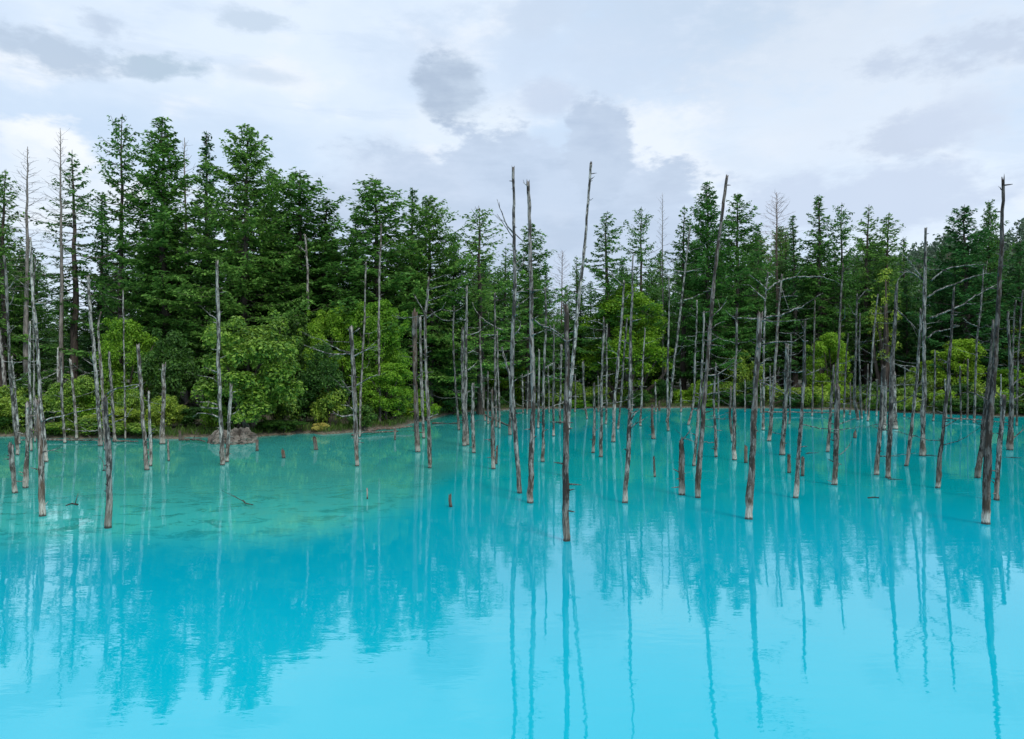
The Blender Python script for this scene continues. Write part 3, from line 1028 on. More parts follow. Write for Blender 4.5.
def trunk(label, pts, w, tone=1.0, br=(), auto=0, brown=0.0, name='dead_trunk', cat='dead trunk', jag=2.2, land=False, base_d=None, group=POND):
    """pts: picture points from the top to where it meets the water; w: (top, base) widths in pixels; br: branches as picture polylines"""
    bx, by = pts[-1]
    d = base_d if base_d else F * CAM_H / (by - CY)
    top_lean = TR.normal(0, 0.03)                         # lean along the view
    hb = CAM_H + (CY - by) / F * d
    W = []
    for (x, y) in pts[::-1]:
        p = pix(x, y, d)
        dd = d + (p[2] - hb) * top_lean
        W.append(pix(x, y, dd))
    foot = W[0].copy()
    if len(W) > 1:
        dirn = W[0] - W[1]
        dirn /= np.linalg.norm(dirn)
    else:
        dirn = np.array([0, 0, -1.0])
    W = [foot + dirn * 0.7] + W
    P = smooth_line(W, 0.14)
    n = len(P)
    if n > 6:
        k = np.cumsum(TR.normal(0, 0.007, (n, 2)), axis=0)
        k -= np.outer(np.linspace(0, 1, n), k[-1])
        P[:, :2] += k
    if by < 432 and not land:
        w = (w[0] * 0.85, w[1] * 0.85)
    r0, r1 = 0.92 * w[0] / F * d / 2, 0.90 * w[1] / F * d / 2
    f = np.linspace(0, 1, n)
    rad = r1 + (r0 - r1) * f ** 0.85
    rad *= 1 + TR.uniform(-0.1, 0.2) * np.exp(-((P[:, 2] - hb) / 0.22) ** 2) * (0 if land else 0.6)
    rad *= 1 + np.convolve(TR.normal(0, 0.22, n + 6), np.ones(7) / 7, 'valid')
    tb = Tubes()
    tb.tube(P, rad, 12, TR, 0.11, jag if w[0] > 1.6 else 0.6)
    # short broken stubs and knots belong to the bark
    for _ in range(0 if n < 16 else int(TR.integers(3, 7) + n * 0.16)):
        i = int(TR.integers(int(n * 0.25), n - 1))
        a = TR.uniform(0, 6.28)
        dv = np.array([math.cos(a), math.sin(a) * 0.8, TR.uniform(-0.2, 0.5)])
        l = TR.uniform(0.05, 0.32)
        tb.tube([P[i], P[i] + dv * (rad[i] + l * 0.5), P[i] + dv * (rad[i] + l)], [0.022, 0.016, 0.007], 4)
    o = add(name, tb.build(name, M_DEAD), None, label=label, category=cat, group=group)
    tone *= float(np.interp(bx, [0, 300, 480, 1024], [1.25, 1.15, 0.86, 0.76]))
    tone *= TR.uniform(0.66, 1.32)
    brown = max(brown, float(TR.choice([0, 0, 0, 0.25])))
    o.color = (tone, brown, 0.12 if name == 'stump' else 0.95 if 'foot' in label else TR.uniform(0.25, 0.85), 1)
    for b in br:
        bw = 1.9
        if isinstance(b[0], (int, float)):
            bw, b = b[0], b[1:]
        swing = TR.uniform(-0.35, 0.35)
        q0 = np.array(b[0], dtype=float)
        pts3 = []
        for (x, y) in b:
            ln = abs(x - q0[0]) / F * d
            pts3.append(pix(x, y, d + swing * ln))
        branch_obj(o, pts3, bw / F * d / 2, min(1.3, tone * 1.15))
    if auto == 0 and group == POND and 200 < pts[0][1] < 372 and by < 500:
        auto = int(TR.integers(3, 8)) if bx > 690 else int(TR.integers(2, 5)) if bx > 470 else int(TR.integers(0, 3))
    for _ in range(auto):
        i = int(TR.integers(int(n * 0.30), int(n * 0.95)))
        a = TR.uniform(0, 6.28)
        L = TR.uniform(0.6, 2.3)
        e = TR.uniform(-0.15, 0.35)
        dv = np.array([math.cos(a), math.sin(a) * 0.7, e])
        s = TR.uniform(-0.35, 0.35)
        side = np.array([-dv[1], dv[0], 0])
        q = [P[i], P[i] + dv * L * 0.4 + side * L * 0.05, P[i] + dv * L * 0.75 + side * s * L * 0.4 + np.array([0, 0, 0.05 * L]),
             P[i] + dv * L + side * s * L + np.array([0, 0, TR.uniform(-0.1, 0.3) * L])]
        branch_obj(o, q, TR.uniform(0.012, 0.022), min(1.2, tone * 1.1), twigs=int(TR.integers(1, 4)))
    return o


T = trunk
# --- left end
T('short-topped pale thin trunk on the bank at the left edge, leaning right', [(-1, 330), (7, 421)], (3, 4), 1.2, land=True, base_d=50)
T('tall thin grey trunk with small hooked branches, leftmost tall one in the water', [(4, 256), (6, 300), (10, 380), (17, 455)], (2.2, 4), 0.95,
  [[1.5, (7, 290), (12, 284), (18, 275)], [1.5, (8, 306), (12, 301), (13, 293)], [1.4, (9, 331), (13, 329), (16, 326)], [1.3, (11, 382), (22, 378), (28, 372)]])
T('waist-high grey post left of the other posts at the left end', [(11, 445), (13, 465), (15, 493)], (4.4, 4.6), 0.9)
T('very thin trunk whose foot stands nearest the bank at the far left', [(12, 357), (15, 400), (19, 444)], (1.8, 3), 0.9)
T('straight bark-covered post of medium height between two slim trunks at far left', [(27, 404), (27, 440), (26, 488)], (3.8, 5), 0.85, brown=0.3)
T('slim straight trunk right behind the bark-covered post at far left', [(30, 322), (30, 380), (31, 451)], (2.2, 3.2), 0.95)
T('tall slender trunk with one long curved twig, rising behind the rugged pale-footed trunk', [(30, 238), (33, 300), (40, 392), (46, 462)], (2.4, 4.4), 0.95,
  [[1.7, (35, 304), (48, 302), (56, 298), (62, 292)], [1.3, (34, 293), (27, 287), (18, 280)]])
T('hair-thin straight trunk beside the tall slender one at far left', [(35, 258), (34, 330), (35, 442)], (1.5, 2.4), 0.95)
T('rugged pale-footed trunk with peeling brown bark, broken at the top', [(37, 402), (39, 440), (42, 516)], (4.6, 8.2), 1.05,
  [[1.5, (41, 421), (60, 416), (80, 411), (97, 408)], [1.3, (43, 452), (56, 449), (65, 446)]], brown=0.75, jag=4)
T('short pale snag standing in the bush on the left bank', [(58, 348), (58, 406)], (2, 2.6), 1.25, land=True, base_d=47)
T('thin leaning trunk with its foot at the left bank, left one of a loose pair', [(61, 357), (63, 400), (65, 443)], (2.2, 3.2), 1.15)
T('thin leaning trunk with its foot on the left bank, right one of a loose pair', [(70, 360), (74, 400), (77, 439)], (2.2, 3.2), 1.05)
T('tall leaning trunk, taller of the two that cross behind the thick jagged trunk', [(88, 277), (92, 330), (97, 390), (101, 446)], (2.6, 4.6), 1.05,
  [[1.5, (95, 366), (88, 362), (84, 359)], [1.3, (100, 430), (80, 431), (60, 428)]])
T('crooked trunk with a hooked tip, shorter of the two behind the thick jagged trunk', [(101, 312), (98, 328), (100, 360), (103, 400), (106, 450)], (1.8, 4.4), 1.0, brown=0.4)
T('slim upright trunk just right of the thick jagged trunk', [(109, 352), (112, 390), (115, 442)], (2.4, 3.6), 1.15,
  [[1.5, (115, 422), (124, 418), (133, 408)]])
T('thick jagged trunk leaning left at its split top, nearest of the left group', [(105, 398), (107, 430), (109, 470), (108, 528)], (5.0, 8.8), 0.80,
  [[1.6, (107, 394), (118, 388), (140, 384)], [1.2, (104, 470), (103, 462), (101, 458)]], jag=5)
T('hair-thin dark trunk before the shaded trees right of the thick jagged trunk', [(123, 290), (125, 439)], (1.4, 2.0), 0.8)
T('knobbly trunk with a twin stub at its right, left of the dark shaded bank', [(138, 345), (141, 400), (146, 470)], (3.4, 5), 1.0,
  [[1.4, (139, 385), (134, 388), (128, 389)]], brown=0.25)
T('thin stub leaning on the knobbly trunk', [(149, 392), (150, 430), (151, 466)], (1.8, 4), 0.95)
T('straight pale post before the dark shaded bank', [(164, 365), (163, 400), (162, 444)], (4.0, 4.6), 1.15)
T('knee-high thin stump below the straight pale post', [(168, 441), (169, 461)], (1.8, 3.2), 0.9, name='stump', cat='stump', jag=4)
T('tall straight silver pole before the big round bush', [(217, 262), (218, 330), (219, 390), (223, 465)], (2.8, 5.4), 1.15,
  [[1.5, (218, 405), (208, 402), (199, 402)], [1.5, (219, 408), (208, 408), (200, 407)], [1.7, (219, 417), (210, 414), (198, 413)],
   [1.2, (218, 320), (208, 313), (201, 306)], [1.3, (219, 383), (210, 377), (202, 376)], [1.2, (218, 372), (211, 370), (204, 367)]])
T('shorter silver trunk leaning right against the foot of the silver pole', [(231, 386), (229, 420), (227, 462)], (2.6, 4.4), 1.1,
  [[1.6, (230, 414), (233, 414), (236, 412)]], jag=4)
T('tall thin trunk with many fine branches, middle of the yellow-green shrubs', [(366, 262), (364, 320), (361, 380), (360, 437)], (1.6, 2.8), 0.95, auto=2)
T('branched dead trunk with antler-like limbs before the yellow-green bushes', [(351, 328), (353, 370), (355, 410), (357, 466)], (4.2, 6.0), 1.0,
  [[1.8, (352, 354), (340, 354), (326, 353), (304, 345)], [1.6, (352, 353), (340, 350), (328, 344)], [2.0, (354, 415), (342, 416), (330, 413)],
   [1.6, (355, 392), (349, 390), (343, 381)], [1.7, (354, 356), (364, 351), (377, 346)], [1.7, (355, 386), (366, 380), (378, 374)],
   [1.5, (352, 331), (348, 329), (350, 334)], [1.4, (352, 334), (357, 330), (360, 328)], [1.5, (355, 412), (349, 406), (341, 405)]], brown=0.2)
T('pale pole with one short upturned branch against the yellow-green shrubs', [(381, 225), (380, 270), (379, 330), (380, 427)], (1.8, 2.6), 1.25,
  [[1.5, (381, 248), (386, 244), (392, 239)]], land=True, base_d=51.5)
T('bare pole deep among the shaded larches above the yellow-green shrubs', [(305, 235), (307, 262), (308, 300)], (1.8, 2.6), 1.1,
  [[1.4, (306, 252), (301, 248), (296, 245)]], land=True, base_d=58)
# --- middle cluster
T('trunk wrapped in shaggy red-brown bark, left of the tight cluster', [(415, 313), (415, 360), (416, 400), (418, 452)], (5.0, 5.0), 0.7, brown=0.6, jag=3)
T('slim grey trunk squeezed behind the red-brown trunk', [(420, 318), (421, 370), (424, 438)], (2.6, 3.6), 0.95)
T('trunk with forked upper branches, right of the red-brown trunk', [(429, 278), (426, 322), (427, 370), (430, 468)], (2.0, 5.0), 0.95,
  [[1.3, (429, 280), (438, 278), (446, 275)], [1.5, (429, 290), (437, 287), (447, 285)], [1.4, (428, 305), (433, 304), (437, 303)],
   [1.4, (427, 318), (435, 312), (442, 309)], [1.3, (427, 318), (417, 300), (413, 293)], [1.3, (428, 418), (435, 415), (438, 414)]])
T('slender trunk topped by a crossbar twig, left of the white-tipped pole', [(454, 306), (454, 350), (456, 395), (459, 430)], (1.8, 3.6), 0.95,
  [[1.3, (454, 311), (449, 311), (443, 309)], [1.3, (454, 312), (458, 310), (461, 308)], [1.3, (453, 320), (443, 320), (434, 314)]])
T('stout grey trunk directly left of the white-tipped pole', [(463, 328), (463, 380), (464, 446)], (3.2, 5), 0.8)
T('white-tipped smooth pole in the middle cluster', [(467, 287), (466, 340), (466, 400), (467, 445)], (2.2, 4.2), 1.3,
  [[1.3, (468, 335), (478, 332), (488, 324)], [1.3, (468, 353), (474, 350), (478, 347)], [1.3, (468, 370), (473, 366), (477, 362)]])
T('broken-off post right of the white-tipped pole', [(473, 384), (473, 420), (474, 453)], (3.0, 4.8), 0.95)
T('slim trunk with a long drooping curved branch, right of the white-tipped pole', [(480, 316), (480, 350), (482, 390), (485, 421)], (1.8, 3.0), 0.95,
  [[1.4, (503, 330), (490, 324), (478, 314), (472, 302)]])
T('short dark stake behind the thick waist-high stub', [(488, 372), (488, 424)], (2.2, 2.6), 0.75)
T('tall thin trunk in the middle of the far cluster', [(495, 293), (495, 350), (496, 427)], (2.2, 3.4), 0.9, auto=2)
T('thin trunk with a horizontal twig, right in the far cluster', [(497, 331), (498, 380), (500, 428)], (2.0, 3.0), 0.95,
  [[1.3, (497, 335), (490, 335), (482, 334)]])
T('thick waist-high stub with a splintered side, in front of the far cluster', [(492, 390), (493, 432), (494, 469)], (2.2, 6.2), 0.75, brown=0.5, jag=5)
T('low splintered stub leaning on the thick waist-high stub', [(497, 448), (496, 464)], (2.6, 4.0), 0.95, name='stump', cat='stump', jag=4)
T('short slanting snag with a bent tip, left of the tall twin poles', [(502, 348), (506, 362), (511, 385), (510, 435)], (1.8, 3.4), 1.15,
  [[1.4, (506, 362), (503, 356), (503, 348)]])
T('left of the tall twin poles, swaying trunk with a charred lower bend', [(513, 168), (513, 220), (515, 300), (513, 380), (516, 430), (520, 493)], (3.0, 5.6), 0.85,
  [[1.6, (514, 234), (505, 222), (500, 208), (497, 199)], [1.3, (514, 240), (505, 226), (497, 214)], [1.9, (515, 264), (521, 260), (527, 255)],
   [1.6, (515, 271), (521, 267), (526, 259)], [1.8, (516, 293), (522, 291), (528, 292)], [1.7, (516, 307), (521, 303), (527, 299)],
   [1.5, (514, 335), (520, 328), (521, 322)], [1.4, (513, 232), (525, 243), (529, 246)]])
T('right of the tall twin poles, straight and rough-tipped', [(528, 183), (530, 250), (531, 330), (533, 410), (530, 503)], (3.6, 6.4), 1.0,
  [[1.5, (530, 291), (537, 290), (543, 290)], [1.7, (532, 318), (543, 326), (552, 328), (566, 338)], [1.4, (532, 335), (541, 332), (547, 329)],
   [1.3, (528, 186), (525, 184), (524, 182)], [1.4, (533, 372), (525, 376), (518, 378)]], brown=0.15, jag=4)
T('short thin trunk close behind the right twin pole', [(539, 350), (539, 390), (538, 428)], (2.0, 3.2), 0.9)
T('medium slim trunk with short spurs right of the twin poles', [(545, 288), (546, 320), (544, 390), (543, 462)], (1.8, 4.2), 1.0,
  [[1.4, (544, 369), (550, 365), (556, 362)], [1.4, (544, 375), (552, 377), (560, 379)]], auto=1)
T('slender trunk with bare sides midway between the twin poles and the nearest trunk', [(554, 325), (554, 380), (554, 436)], (1.8, 3.2), 0.95)
T('thin pale trunk peeping out left of the nearest trunk', [(561, 345), (560, 390), (560, 424)], (2.2, 3.0), 1.2)
T('nearest trunk of all, thick dark and upright at the picture middle, broken at half height', [(566, 309), (567, 370), (566, 430), (567, 541)], (4.6, 9.0), 0.62,
  [[1.8, (566, 341), (559, 336), (551, 331)], [1.8, (568, 341), (573, 339), (577, 338)], [1.3, (565, 466), (561, 464), (560, 463)]], jag=5)
T('tallest pale pole leaning right across the cloud bank, behind the nearest trunk', [(591, 163), (586, 230), (578, 310), (571, 400), (565, 476)], (2.6, 5.4), 1.3,
  [[1.2, (590, 180), (593, 178), (594, 177)], [1.1, (588, 200), (591, 200), (592, 199)]])
T('short pointed snag near the far shore left of the yellow-green maple', [(583, 362), (584, 390), (587, 419)], (2.2, 3.2), 0.95)
T('broken trunk of medium height right of the nearest trunk', [(594, 384), (594, 420), (593, 453)], (2.2, 3.8), 0.8, auto=1)
T('grey trunk with whiskery crosswise branches before the yellow-green maple', [(604, 318), (603, 370), (602, 410), (601, 457)], (2.0, 3.8), 0.9,
  [[1.3, (603, 338), (592, 338), (583, 337)], [1.2, (604, 325), (597, 322), (590, 320)]], auto=4)
T('plain thin trunk close beside the whiskery one before the maple', [(607, 324), (607, 370), (606, 424)], (1.8, 2.8), 0.9, auto=1)
T('thin leaning trunk with a bent twig at its tip, across the yellow-green maple', [(624, 281), (620, 340), (615, 400), (613, 442)], (1.8, 4.2), 1.0,
  [[1.4, (623, 285), (617, 280), (612, 276)], [1.2, (623, 300), (627, 298), (629, 294)]], auto=2)
T('dark short trunk with spurs, right of the thin leaning trunk before the maple', [(627, 318), (623, 380), (618, 429)], (1.8, 3.0), 0.75, auto=2)
T('tall thin trunk thickening to a stout foot with two raised twigs', [(633, 256), (630, 330), (628, 395), (629, 425), (625, 503)], (1.8, 6.0), 0.9,
  [[1.5, (631, 420), (636, 413), (643, 406)], [1.5, (631, 428), (638, 422), (646, 418)]])
T('thin trunk at the maple\'s right flank', [(645, 328), (643, 380), (641, 426)], (1.6, 2.8), 0.9, auto=2)
T('dark waist-high stake standing alone in open water below the maple', [(652, 408), (652, 422), (653, 439)], (2.6, 4.2), 0.65, jag=4)
T('small sharp sliver of a stump in open water below the dark stake', [(654, 458), (655, 477)], (1.8, 3.4), 1.15, name='stump', cat='stump', jag=5)
# --- right half
T('thin straight trunk with a hooked tip right of the maple', [(663, 275), (669, 282), (668, 340), (667, 400), (668, 431)], (1.4, 3.4), 0.95, auto=1)
T('tall crooked pale trunk with spread arms in front of the dark forest', [(690, 226), (687, 258), (682, 302), (676, 350), (671, 400), (667, 422)], (1.8, 3.4), 1.15,
  [[1.5, (684, 300), (692, 298), (700, 294)], [1.3, (684, 272), (676, 270), (669, 265)], [1.3, (685, 272), (694, 270), (702, 268)],
   [1.2, (685, 262), (681, 257), (676, 256)]])
T('round broken post, chest-high, with a thin slanting stick', [(681, 441), (681, 465), (681, 495)], (5.2, 5.8), 0.8,
  [[1.3, (683, 440), (688, 433), (692, 427)]], brown=0.35, jag=2)
T('twiggy trunk on the left of a bristling pair', [(697, 300), (695, 350), (693, 400), (688, 425)], (1.8, 3.2), 0.85, auto=7)
T('twiggy trunk on the right of a bristling pair', [(704, 312), (702, 360), (699, 405), (693, 466)], (1.8, 4.2), 0.85, auto=7)
T('very tall slanting smooth trunk rising above the forest, right of middle', [(727, 176), (719, 240), (711, 320), (705, 400), (698, 498)], (3.0, 5.8), 0.85,
  [[1.6, (707, 375), (718, 374), (727, 368), (734, 362)], [1.4, (709, 345), (715, 345), (722, 346)], [1.4, (711, 318), (720, 309), (727, 301)],
   [1.3, (710, 330), (716, 325), (722, 322)]])
T('short kinked trunk with a flat top twig, right of the tall slanting trunk', [(716, 364), (714, 400), (715, 430), (716, 457)], (2.2, 3.8), 1.0,
  [[1.4, (714, 393), (720, 392), (726, 391)]])
T('sharp-tipped grey trunk with a dark bent side piece, left of the brown-footed trunk', [(737, 308), (737, 350), (735, 400), (735, 460)], (2.0, 4.6), 1.0,
  [[1.3, (737, 318), (748, 318), (758, 318)]])
T('stunted trunk half hidden behind the sharp-tipped one', [(731, 388), (731, 418), (733, 442)], (2.4, 3.6), 0.75, brown=0.3)
T('thick cracked trunk with an orange-brown foot, nearest in the right half', [(760, 316), (757, 370), (755, 420), (749, 519)], (4.6, 8.4), 0.95,
  [[1.8, (761, 318), (780, 315), (800, 307), (823, 293)], [1.5, (761, 320), (780, 322), (800, 320)], [1.8, (760, 345), (775, 342), (793, 341), (804, 335)],
   [1.6, (759, 381), (772, 377), (783, 376)], [1.4, (759, 382), (775, 388), (795, 400)], [1.4, (761, 318), (752, 319), (744, 318)],
   [1.4, (760, 364), (766, 360), (772, 360)]], brown=0.3, jag=5)
T('small bark-covered stump touching the brown-footed trunk', [(746, 447), (746, 463)], (3.6, 4.2), 0.8, brown=0.6, name='stump', cat='stump')
T('tall thin trunk with an arched fallen branch over it, right of the brown-footed trunk', [(768, 272), (765, 315), (764, 370), (763, 430)], (1.8, 3.2), 0.95,
  [[1.6, (767, 290), (776, 283), (790, 278), (815, 276), (832, 280), (841, 285)], [1.3, (767, 290), (758, 281), (748, 275)], [1.3, (766, 300), (758, 293), (750, 285)]])
T('tall slanting trunk, branchy and pale, right of the arched branch', [(782, 275), (778, 330), (774, 390), (769, 441)], (1.8, 4.4), 0.95,
  [[1.3, (781, 297), (790, 296), (798, 296)]], auto=5)
T('thick blunt trunk with whisker twigs, above the two little stumps', [(787, 346), (785, 400), (782, 455)], (4.0, 6.2), 0.8, auto=4)
T('slim dark trunk right behind the blunt whiskered trunk', [(791, 334), (790, 380), (789, 424)], (1.8, 2.8), 0.7, auto=3)
T('ankle-high dark stump left of the foot of a leaning trunk', [(789, 456), (789, 473)], (3.2, 4.0), 0.6, name='stump', cat='stump')
T('leaning trunk with a stump behind its foot, lower part bent', [(805, 322), (804, 380), (802, 425), (799, 460), (796, 498)], (2.2, 5.4), 0.9,
  [[1.4, (804, 330), (802, 325), (800, 322)], [1.3, (803, 375), (812, 373), (822, 368)]], auto=3)
T('ankle-high grey stump right behind the foot of a leaning trunk', [(803, 458), (802, 476)], (3.0, 4.2), 0.75, name='stump', cat='stump')
T('thin bare trunk far back by the pointed yellow-green bush, left side', [(815, 300), (814, 350), (812, 416)], (1.6, 2.6), 0.95)
T('slim leaning trunk left of the cut-off post', [(834, 366), (832, 400), (828, 452)], (2.4, 4.2), 0.85, auto=1)
T('tall slender trunk rising behind the cut-off post', [(843, 264), (841, 310), (838, 380), (836, 446)], (1.8, 3.8), 0.95)
T('cut-off grey post with dangling dark twigs', [(837, 387), (836, 430), (835, 485)], (5.0, 6.0), 0.85,
  [[1.2, (838, 455), (846, 450), (852, 441)], [1.2, (838, 424), (846, 422), (856, 418)], [1.2, (837, 404), (847, 404), (857, 403)]], brown=0.2)
T('thin bare trunk far back by the pointed yellow-green bush, right side', [(848, 333), (846, 370), (844, 418)], (1.6, 2.6), 0.95)
T('upright trunk with one raised arm, behind and right of the cut-off post', [(857, 294), (856, 350), (855, 395), (858, 420)], (2.0, 3.6), 0.95,
  [[1.4, (857, 300), (862, 295), (868, 288)], [1.3, (857, 316), (853, 313), (851, 308)]], auto=2)
T('short companion trunk right beside the one-armed trunk', [(860, 313), (859, 360), (862, 419)], (1.6, 2.8), 0.9, auto=2)
T('pale slanting trunk in front of the wispy birch', [(878, 294), (873, 350), (868, 421)], (1.8, 2.6), 1.15)
T('leaning grey trunk without branches, shorter of a close leaning pair', [(884, 367), (881, 410), (876, 475)], (4.0, 5.4), 0.85)
T('leaning grey trunk, taller of a close leaning pair', [(897, 285), (894, 340), (890, 400), (887, 478)], (3.2, 5.6), 0.9,
  [[1.3, (896, 295), (899, 278), (906, 272)], [1.5, (897, 310), (908, 320), (917, 330), (920, 338)]], jag=4)
T('thick dark-footed old stump behind the leaning pair, left', [(886, 380), (885, 405), (884, 429)], (3.0, 5.4), 0.8)
T('thick dark-footed old stump behind the leaning pair, right', [(894, 376), (894, 405), (895, 429)], (4.6, 6.8), 0.9, jag=4)
T('thin leaning trunk left of the trunk with long curved arms', [(921, 309), (918, 360), (914, 400), (906, 466)], (2.0, 4.6), 0.9,
  [[1.3, (915, 392), (920, 382), (923, 376)]])
T('trunk with long curved bare arms sweeping right', [(926, 228), (925, 290), (924, 350), (924, 400), (922, 456)], (2.6, 5.6), 1.0,
  [[2.0, (928, 297), (940, 289), (958, 283), (975, 276), (994, 272)], [2.0, (930, 318), (945, 312), (962, 305), (978, 294), (993, 286)],
   [1.6, (931, 281), (943, 271), (958, 266), (988, 264)], [1.9, (927, 338), (936, 332), (947, 330), (957, 326)],
   [1.6, (924, 281), (916, 270), (906, 257), (894, 248)], [1.4, (923, 280), (912, 273), (899, 272)]])
T('lone straight trunk leaning right with a forked tip, behind the curved arms', [(954, 288), (951, 330), (947, 390), (943, 430), (938, 488)], (2.2, 5.6), 0.8,
  [[1.4, (952, 315), (956, 315), (958, 314)], [1.3, (942, 428), (950, 424), (960, 418)]])
T('tall charred pole, thickest at the right edge, with a white foot', [(1003, 180), (1001, 230), (998, 300), (994, 380), (990, 440), (987, 524)], (3.2, 8.2), 0.42,
  [[1.6, (1000, 235), (1006, 235), (1010, 234)], [1.4, (998, 328), (1002, 329), (1004, 328)], [1.3, (1002, 190), (1000, 188), (999, 187)]], jag=5)
T('leaning dark trunk tucked behind the left of the charred pole', [(993, 320), (989, 380), (984, 430), (978, 478)], (2.6, 6.0), 0.6,
  [[1.4, (987, 400), (970, 392), (955, 395)]])
T('leaning trunk tucked behind the right of the charred pole', [(1004, 396), (1000, 440), (995, 500)], (3.8, 5.6), 0.75,
  [[1.5, (1003, 400), (999, 394), (994, 390)]])
T('grey trunk with upturned side twigs near the right edge', [(1008, 312), (1010, 360), (1011, 400), (1010, 450)], (2.4, 6.2), 0.85,
  [[1.6, (1011, 386), (1018, 380), (1030, 375)], [1.5, (1011, 400), (1018, 397), (1030, 389)], [1.4, (1012, 440), (1018, 434), (1030, 425)],
   [1.4, (1009, 356), (1016, 352), (1028, 346)]])
T('thin forked trunk before the dark round-topped fir', [(984, 266), (981, 300), (977, 340), (974, 423)], (1.8, 2.8), 1.0,
  [[1.3, (977, 326), (969, 323), (962, 317)], [1.3, (977, 322), (980, 318), (982, 316)]])
T('thin slanting trunk in the right edge thicket, left one', [(1016, 300), (1013, 350), (1012, 428)], (1.6, 2.6), 0.95)
T('thin slanting trunk in the right edge thicket, right one', [(1023, 290), (1019, 350), (1017, 426)], (1.6, 2.6), 1.0, auto=2)
T('short thin trunk on the far right shore left of the yellowish bush', [(935, 350), (934, 390), (933, 421)], (1.8, 2.6), 0.9)
for (x0, y0, x1, y1) in ((960, 372, 961, 421), (968, 365, 967, 420), (945, 385, 946, 419), (1001, 380, 1001, 424), (877, 385, 876, 416), (868, 370, 866, 414),
                         (905, 372, 904, 417), (822, 390, 822, 414), (802, 392, 802, 413), (745, 385, 745, 412), (760, 388, 761, 413), (718, 380, 718, 412),
                         (575, 380, 575, 412), (548, 372, 549, 413), (528, 376, 527, 414), (522, 380, 523, 413), (632, 385, 632, 411), (598, 382, 598, 412),
                         (680, 385, 681, 412), (655, 388, 656, 412), (770, 372, 770, 414), (850, 388, 850, 415), (950, 378, 951, 419), (988, 376, 989, 421)):
    T('small thin snag in the shallows along the far shore', [(x0, y0 - 6), ((x0 + x1) / 2 + 0.4, (y0 + y1) / 2), (x1, y1)], (1.6, 2.4), 0.85 + 0.3 * TR.random(), auto=int(TR.integers(0, 3)),
      group='small thin snags along the far shore')

# stumps in open water
for lb, pts, w, br_ in (
        ('knee-high stump in open water just right of the grey rock', [(257, 442), (257, 451)], (3.4, 4.6), 0.4),
        ('tiny brown stump standing alone, lowest of the three before the big round bush', [(283, 451), (284, 458)], (3.8, 4.4), 0.9),
        ('stump in the water just below the yellow plant', [(315, 440), (316, 450)], (3.6, 4.6), 0.5),
        ('tiny stump at the shaded bank between the pale post and the grey rock', [(180, 433), (180, 440.5)], (2.6, 3.4), 0.3),
        ('little pale post near the fallen logs on the bank', [(395, 431), (395, 440)], (2.2, 2.8), 0.0),
        ('lone blackish stump in open turquoise water, left of the picture middle', [(450, 496), (451, 507)], (3.6, 5.0), 0.6),
        ('small dark stump in the water behind the cut-off post', [(855, 433), (855, 438)], (3.0, 3.6), 0.1),
        ('small snapped stump beside the far bank under the maple', [(659, 402), (659, 411)], (2.4, 3.2), 0.2)):
    T(lb, pts, w, 0.42, name='stump', cat='stump', brown=br_, jag=3.5, group='stumps in the pond')
T('single pale reed stub poking out of the water below the branched trunk', [(367, 488), (367, 499)], (1.2, 1.6), 1.3, name='reed_stub', cat='twig', jag=1, group=None)


# fallen logs, floating sticks, rock
def log(label, pts, w, tone=0.8, brown=0.2, name='fallen_log', cat='log', zz=0.05, group=None, twigs=2):
    P3 = []
    for (x, y) in pts:
        d = F * (CAM_H - zz) / (y - CY)
        P3.append(pix(x, y, d))
    P3 = np.array(P3)
    d = P3[:, 1].mean()
    P = smooth_line(P3, 0.2)
    n = len(P)
    P[:, 2] += np.convolve(TR.normal(0, 0.05, n + 4), np.ones(5) / 5, 'valid')
    r = w / F * d / 2
    tb = Tubes()
    tb.tube(P, np.linspace(r, r * 0.5, n), 8, TR, 0.08, 1.5)
    for _ in range(twigs):
        i = int(TR.integers(0, n))
        dv = TR.normal(0, 0.6, 3)
        dv[2] = abs(dv[2]) + 0.2
        tb.tube([P[i], P[i] + dv * TR.uniform(0.2, 0.5)], [r * 0.4, r * 0.15], 4)
    o = add(name, tb.build(name, M_DEAD), None, label=label, category=cat, group=group)
    o.color = (tone, brown, 0, 1)


log('brown fallen log lying along the bank below the yellow-green bushes', [(368, 430.5), (385, 428.5), (412, 427)], 3.2, 0.7, 0.7, zz=0.25)
log('thinner fallen log crossing behind the brown one on the bank', [(352, 434), (372, 432), (398, 431.5)], 2.2, 0.8, 0.4, zz=0.15)
log('dark log floating between the red-brown trunk and the middle cluster', [(432, 423.5), (445, 423), (459, 423.5)], 1.8, 0.5, 0.3)
log('grey fallen trunk slanting into the water behind the far cluster', [(484, 414), (496, 420), (511, 426.5)], 2.0, 1.0, 0.0)
log('long thin pale pole lying along the far right shore', [(944, 418), (975, 419.5), (1008, 423)], 1.6, 1.1, 0.0, zz=0.2)
log('grey pole lying along the far shore behind the brown-footed trunk', [(762, 412), (800, 412), (836, 413)], 1.7, 1.0, 0.0, zz=0.25)
log('dark floating stick at the left, near the pale-footed trunk', [(66, 505), (72, 503.5), (78, 505)], 2.6, 0.35, 0.1, name='floating_stick', cat='stick', zz=0.02, twigs=1)
log('long grey driftwood pole along the left bank below the loose pair of thin trunks', [(44, 439.6), (75, 440), (108, 440.5)], 2.2, 0.8, 0.3, zz=0.12)
log('short brown driftwood piece on the left bank before the dark shaded trees', [(112, 441), (126, 440.4), (138, 441)], 2.0, 0.7, 0.5, zz=0.1)
log('crooked driftwood root on the bank left of the grey rock', [(182, 440), (192, 439), (205, 441)], 2.4, 0.7, 0.3, zz=0.12, twigs=4)
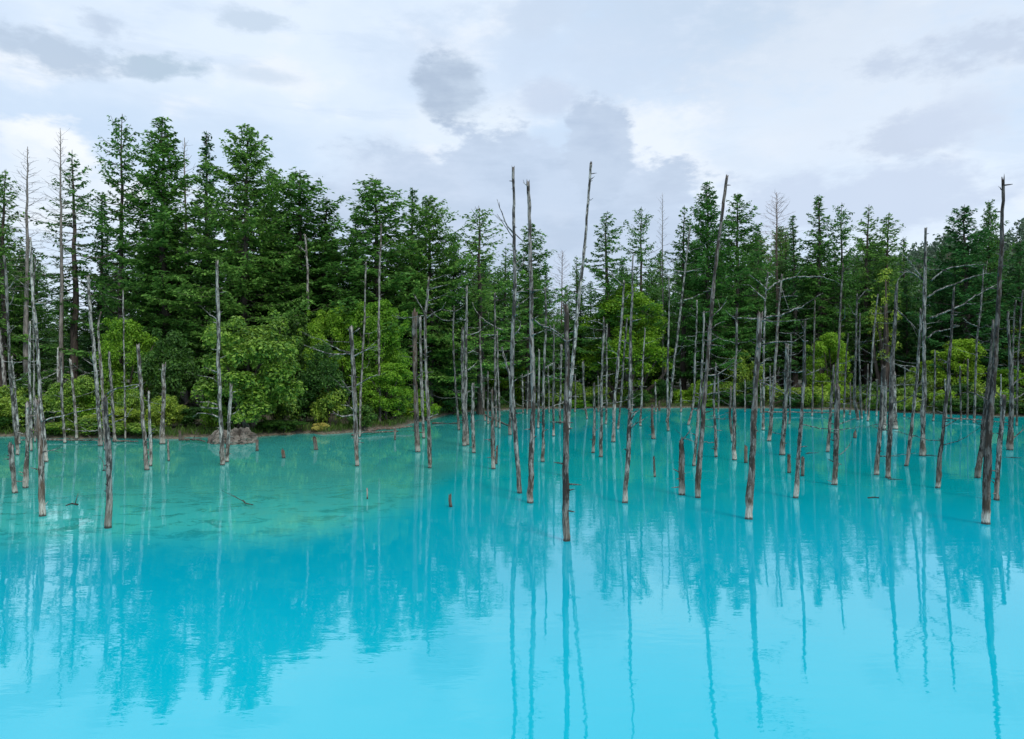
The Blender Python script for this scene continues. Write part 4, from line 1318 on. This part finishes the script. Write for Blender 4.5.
log('small forked stick floating below the silver pole', [(243, 502), (247, 505), (253, 505)], 1.6, 0.35, 0.0, name='floating_stick', cat='stick', zz=0.02)
log('dark stick floating in deep water left of the leaning lone trunk', [(868, 498), (874, 497.5), (879, 498)], 1.8, 0.4, 0.0, name='floating_stick', cat='stick', zz=0.01, twigs=0)
log('pale straw floating right of the close leaning pair', [(888, 479.5), (895, 479.3), (903, 479.6)], 1.0, 1.3, 0.0, name='floating_straw', cat='stick', zz=0.01, twigs=0)
log('pale straw floating right of the long-armed trunk', [(926, 455.5), (932, 455.5), (938, 456)], 1.0, 1.3, 0.0, name='floating_straw', cat='stick', zz=0.01, twigs=0)
log('pale straw floating at the right edge beside the grey trunk', [(1002, 457), (1012, 457.5), (1021, 458.5)], 1.0, 1.3, 0.0, name='floating_straw', cat='stick', zz=0.01, twigs=0)
log('pale straw floating left of the cut-off post', [(806, 454), (812, 453), (820, 452.5)], 1.0, 1.3, 0.0, name='floating_straw', cat='stick', zz=0.01, twigs=0)


def rock(label, px, py, wpx, hpx, dpt, seed):
    rng = np.random.default_rng(seed)
    d = F * CAM_H / (py - CY)
    x = (px - CX) / F * d
    W, H = wpx / F * d / 2, hpx / F * d
    nu, nv = 40, 18
    V, Q = [], []
    k = rng.uniform(0, 6.28, 8)
    for j in range(nv):
        ph = (j / (nv - 1)) * math.pi / 2
        for i in range(nu):
            a = i * 2 * math.pi / nu
            b = 1 + 0.13 * math.sin(3 * a + k[0]) + 0.09 * math.sin(5 * a + k[1] + 3 * ph) + 0.07 * math.sin(9 * a + k[2] - 4 * ph) + rng.normal(0, 0.085)
            hh = 1 + 0.25 * math.sin(2 * a + k[3]) * math.cos(ph) + 0.22 * math.sin(4 * a + k[4]) + rng.normal(0, 0.06)
            V.append((W * b * math.cos(ph) ** 0.6 * math.cos(a), dpt * b * math.cos(ph) ** 0.6 * math.sin(a), -0.3 + (H + 0.3) * math.sin(ph) * hh))
    for j in range(nv - 1):
        for i in range(nu):
            i2 = (i + 1) % nu
            Q.append((j * nu + i, j * nu + i2, (j + 1) * nu + i2, (j + 1) * nu + i))
    add("rock", mesh_np("rock", V, [(4, Q, 0)], [M_ROCK], False), None, (x, d, 0), label=label, category="rock")


rock('grey-brown rock at the waterline under the big round bush, left hump', 221, 442.5, 27, 10, 0.8, 3)
rock('paler right hump of the rock at the waterline under the big round bush', 240, 443, 30, 11, 0.9, 4)
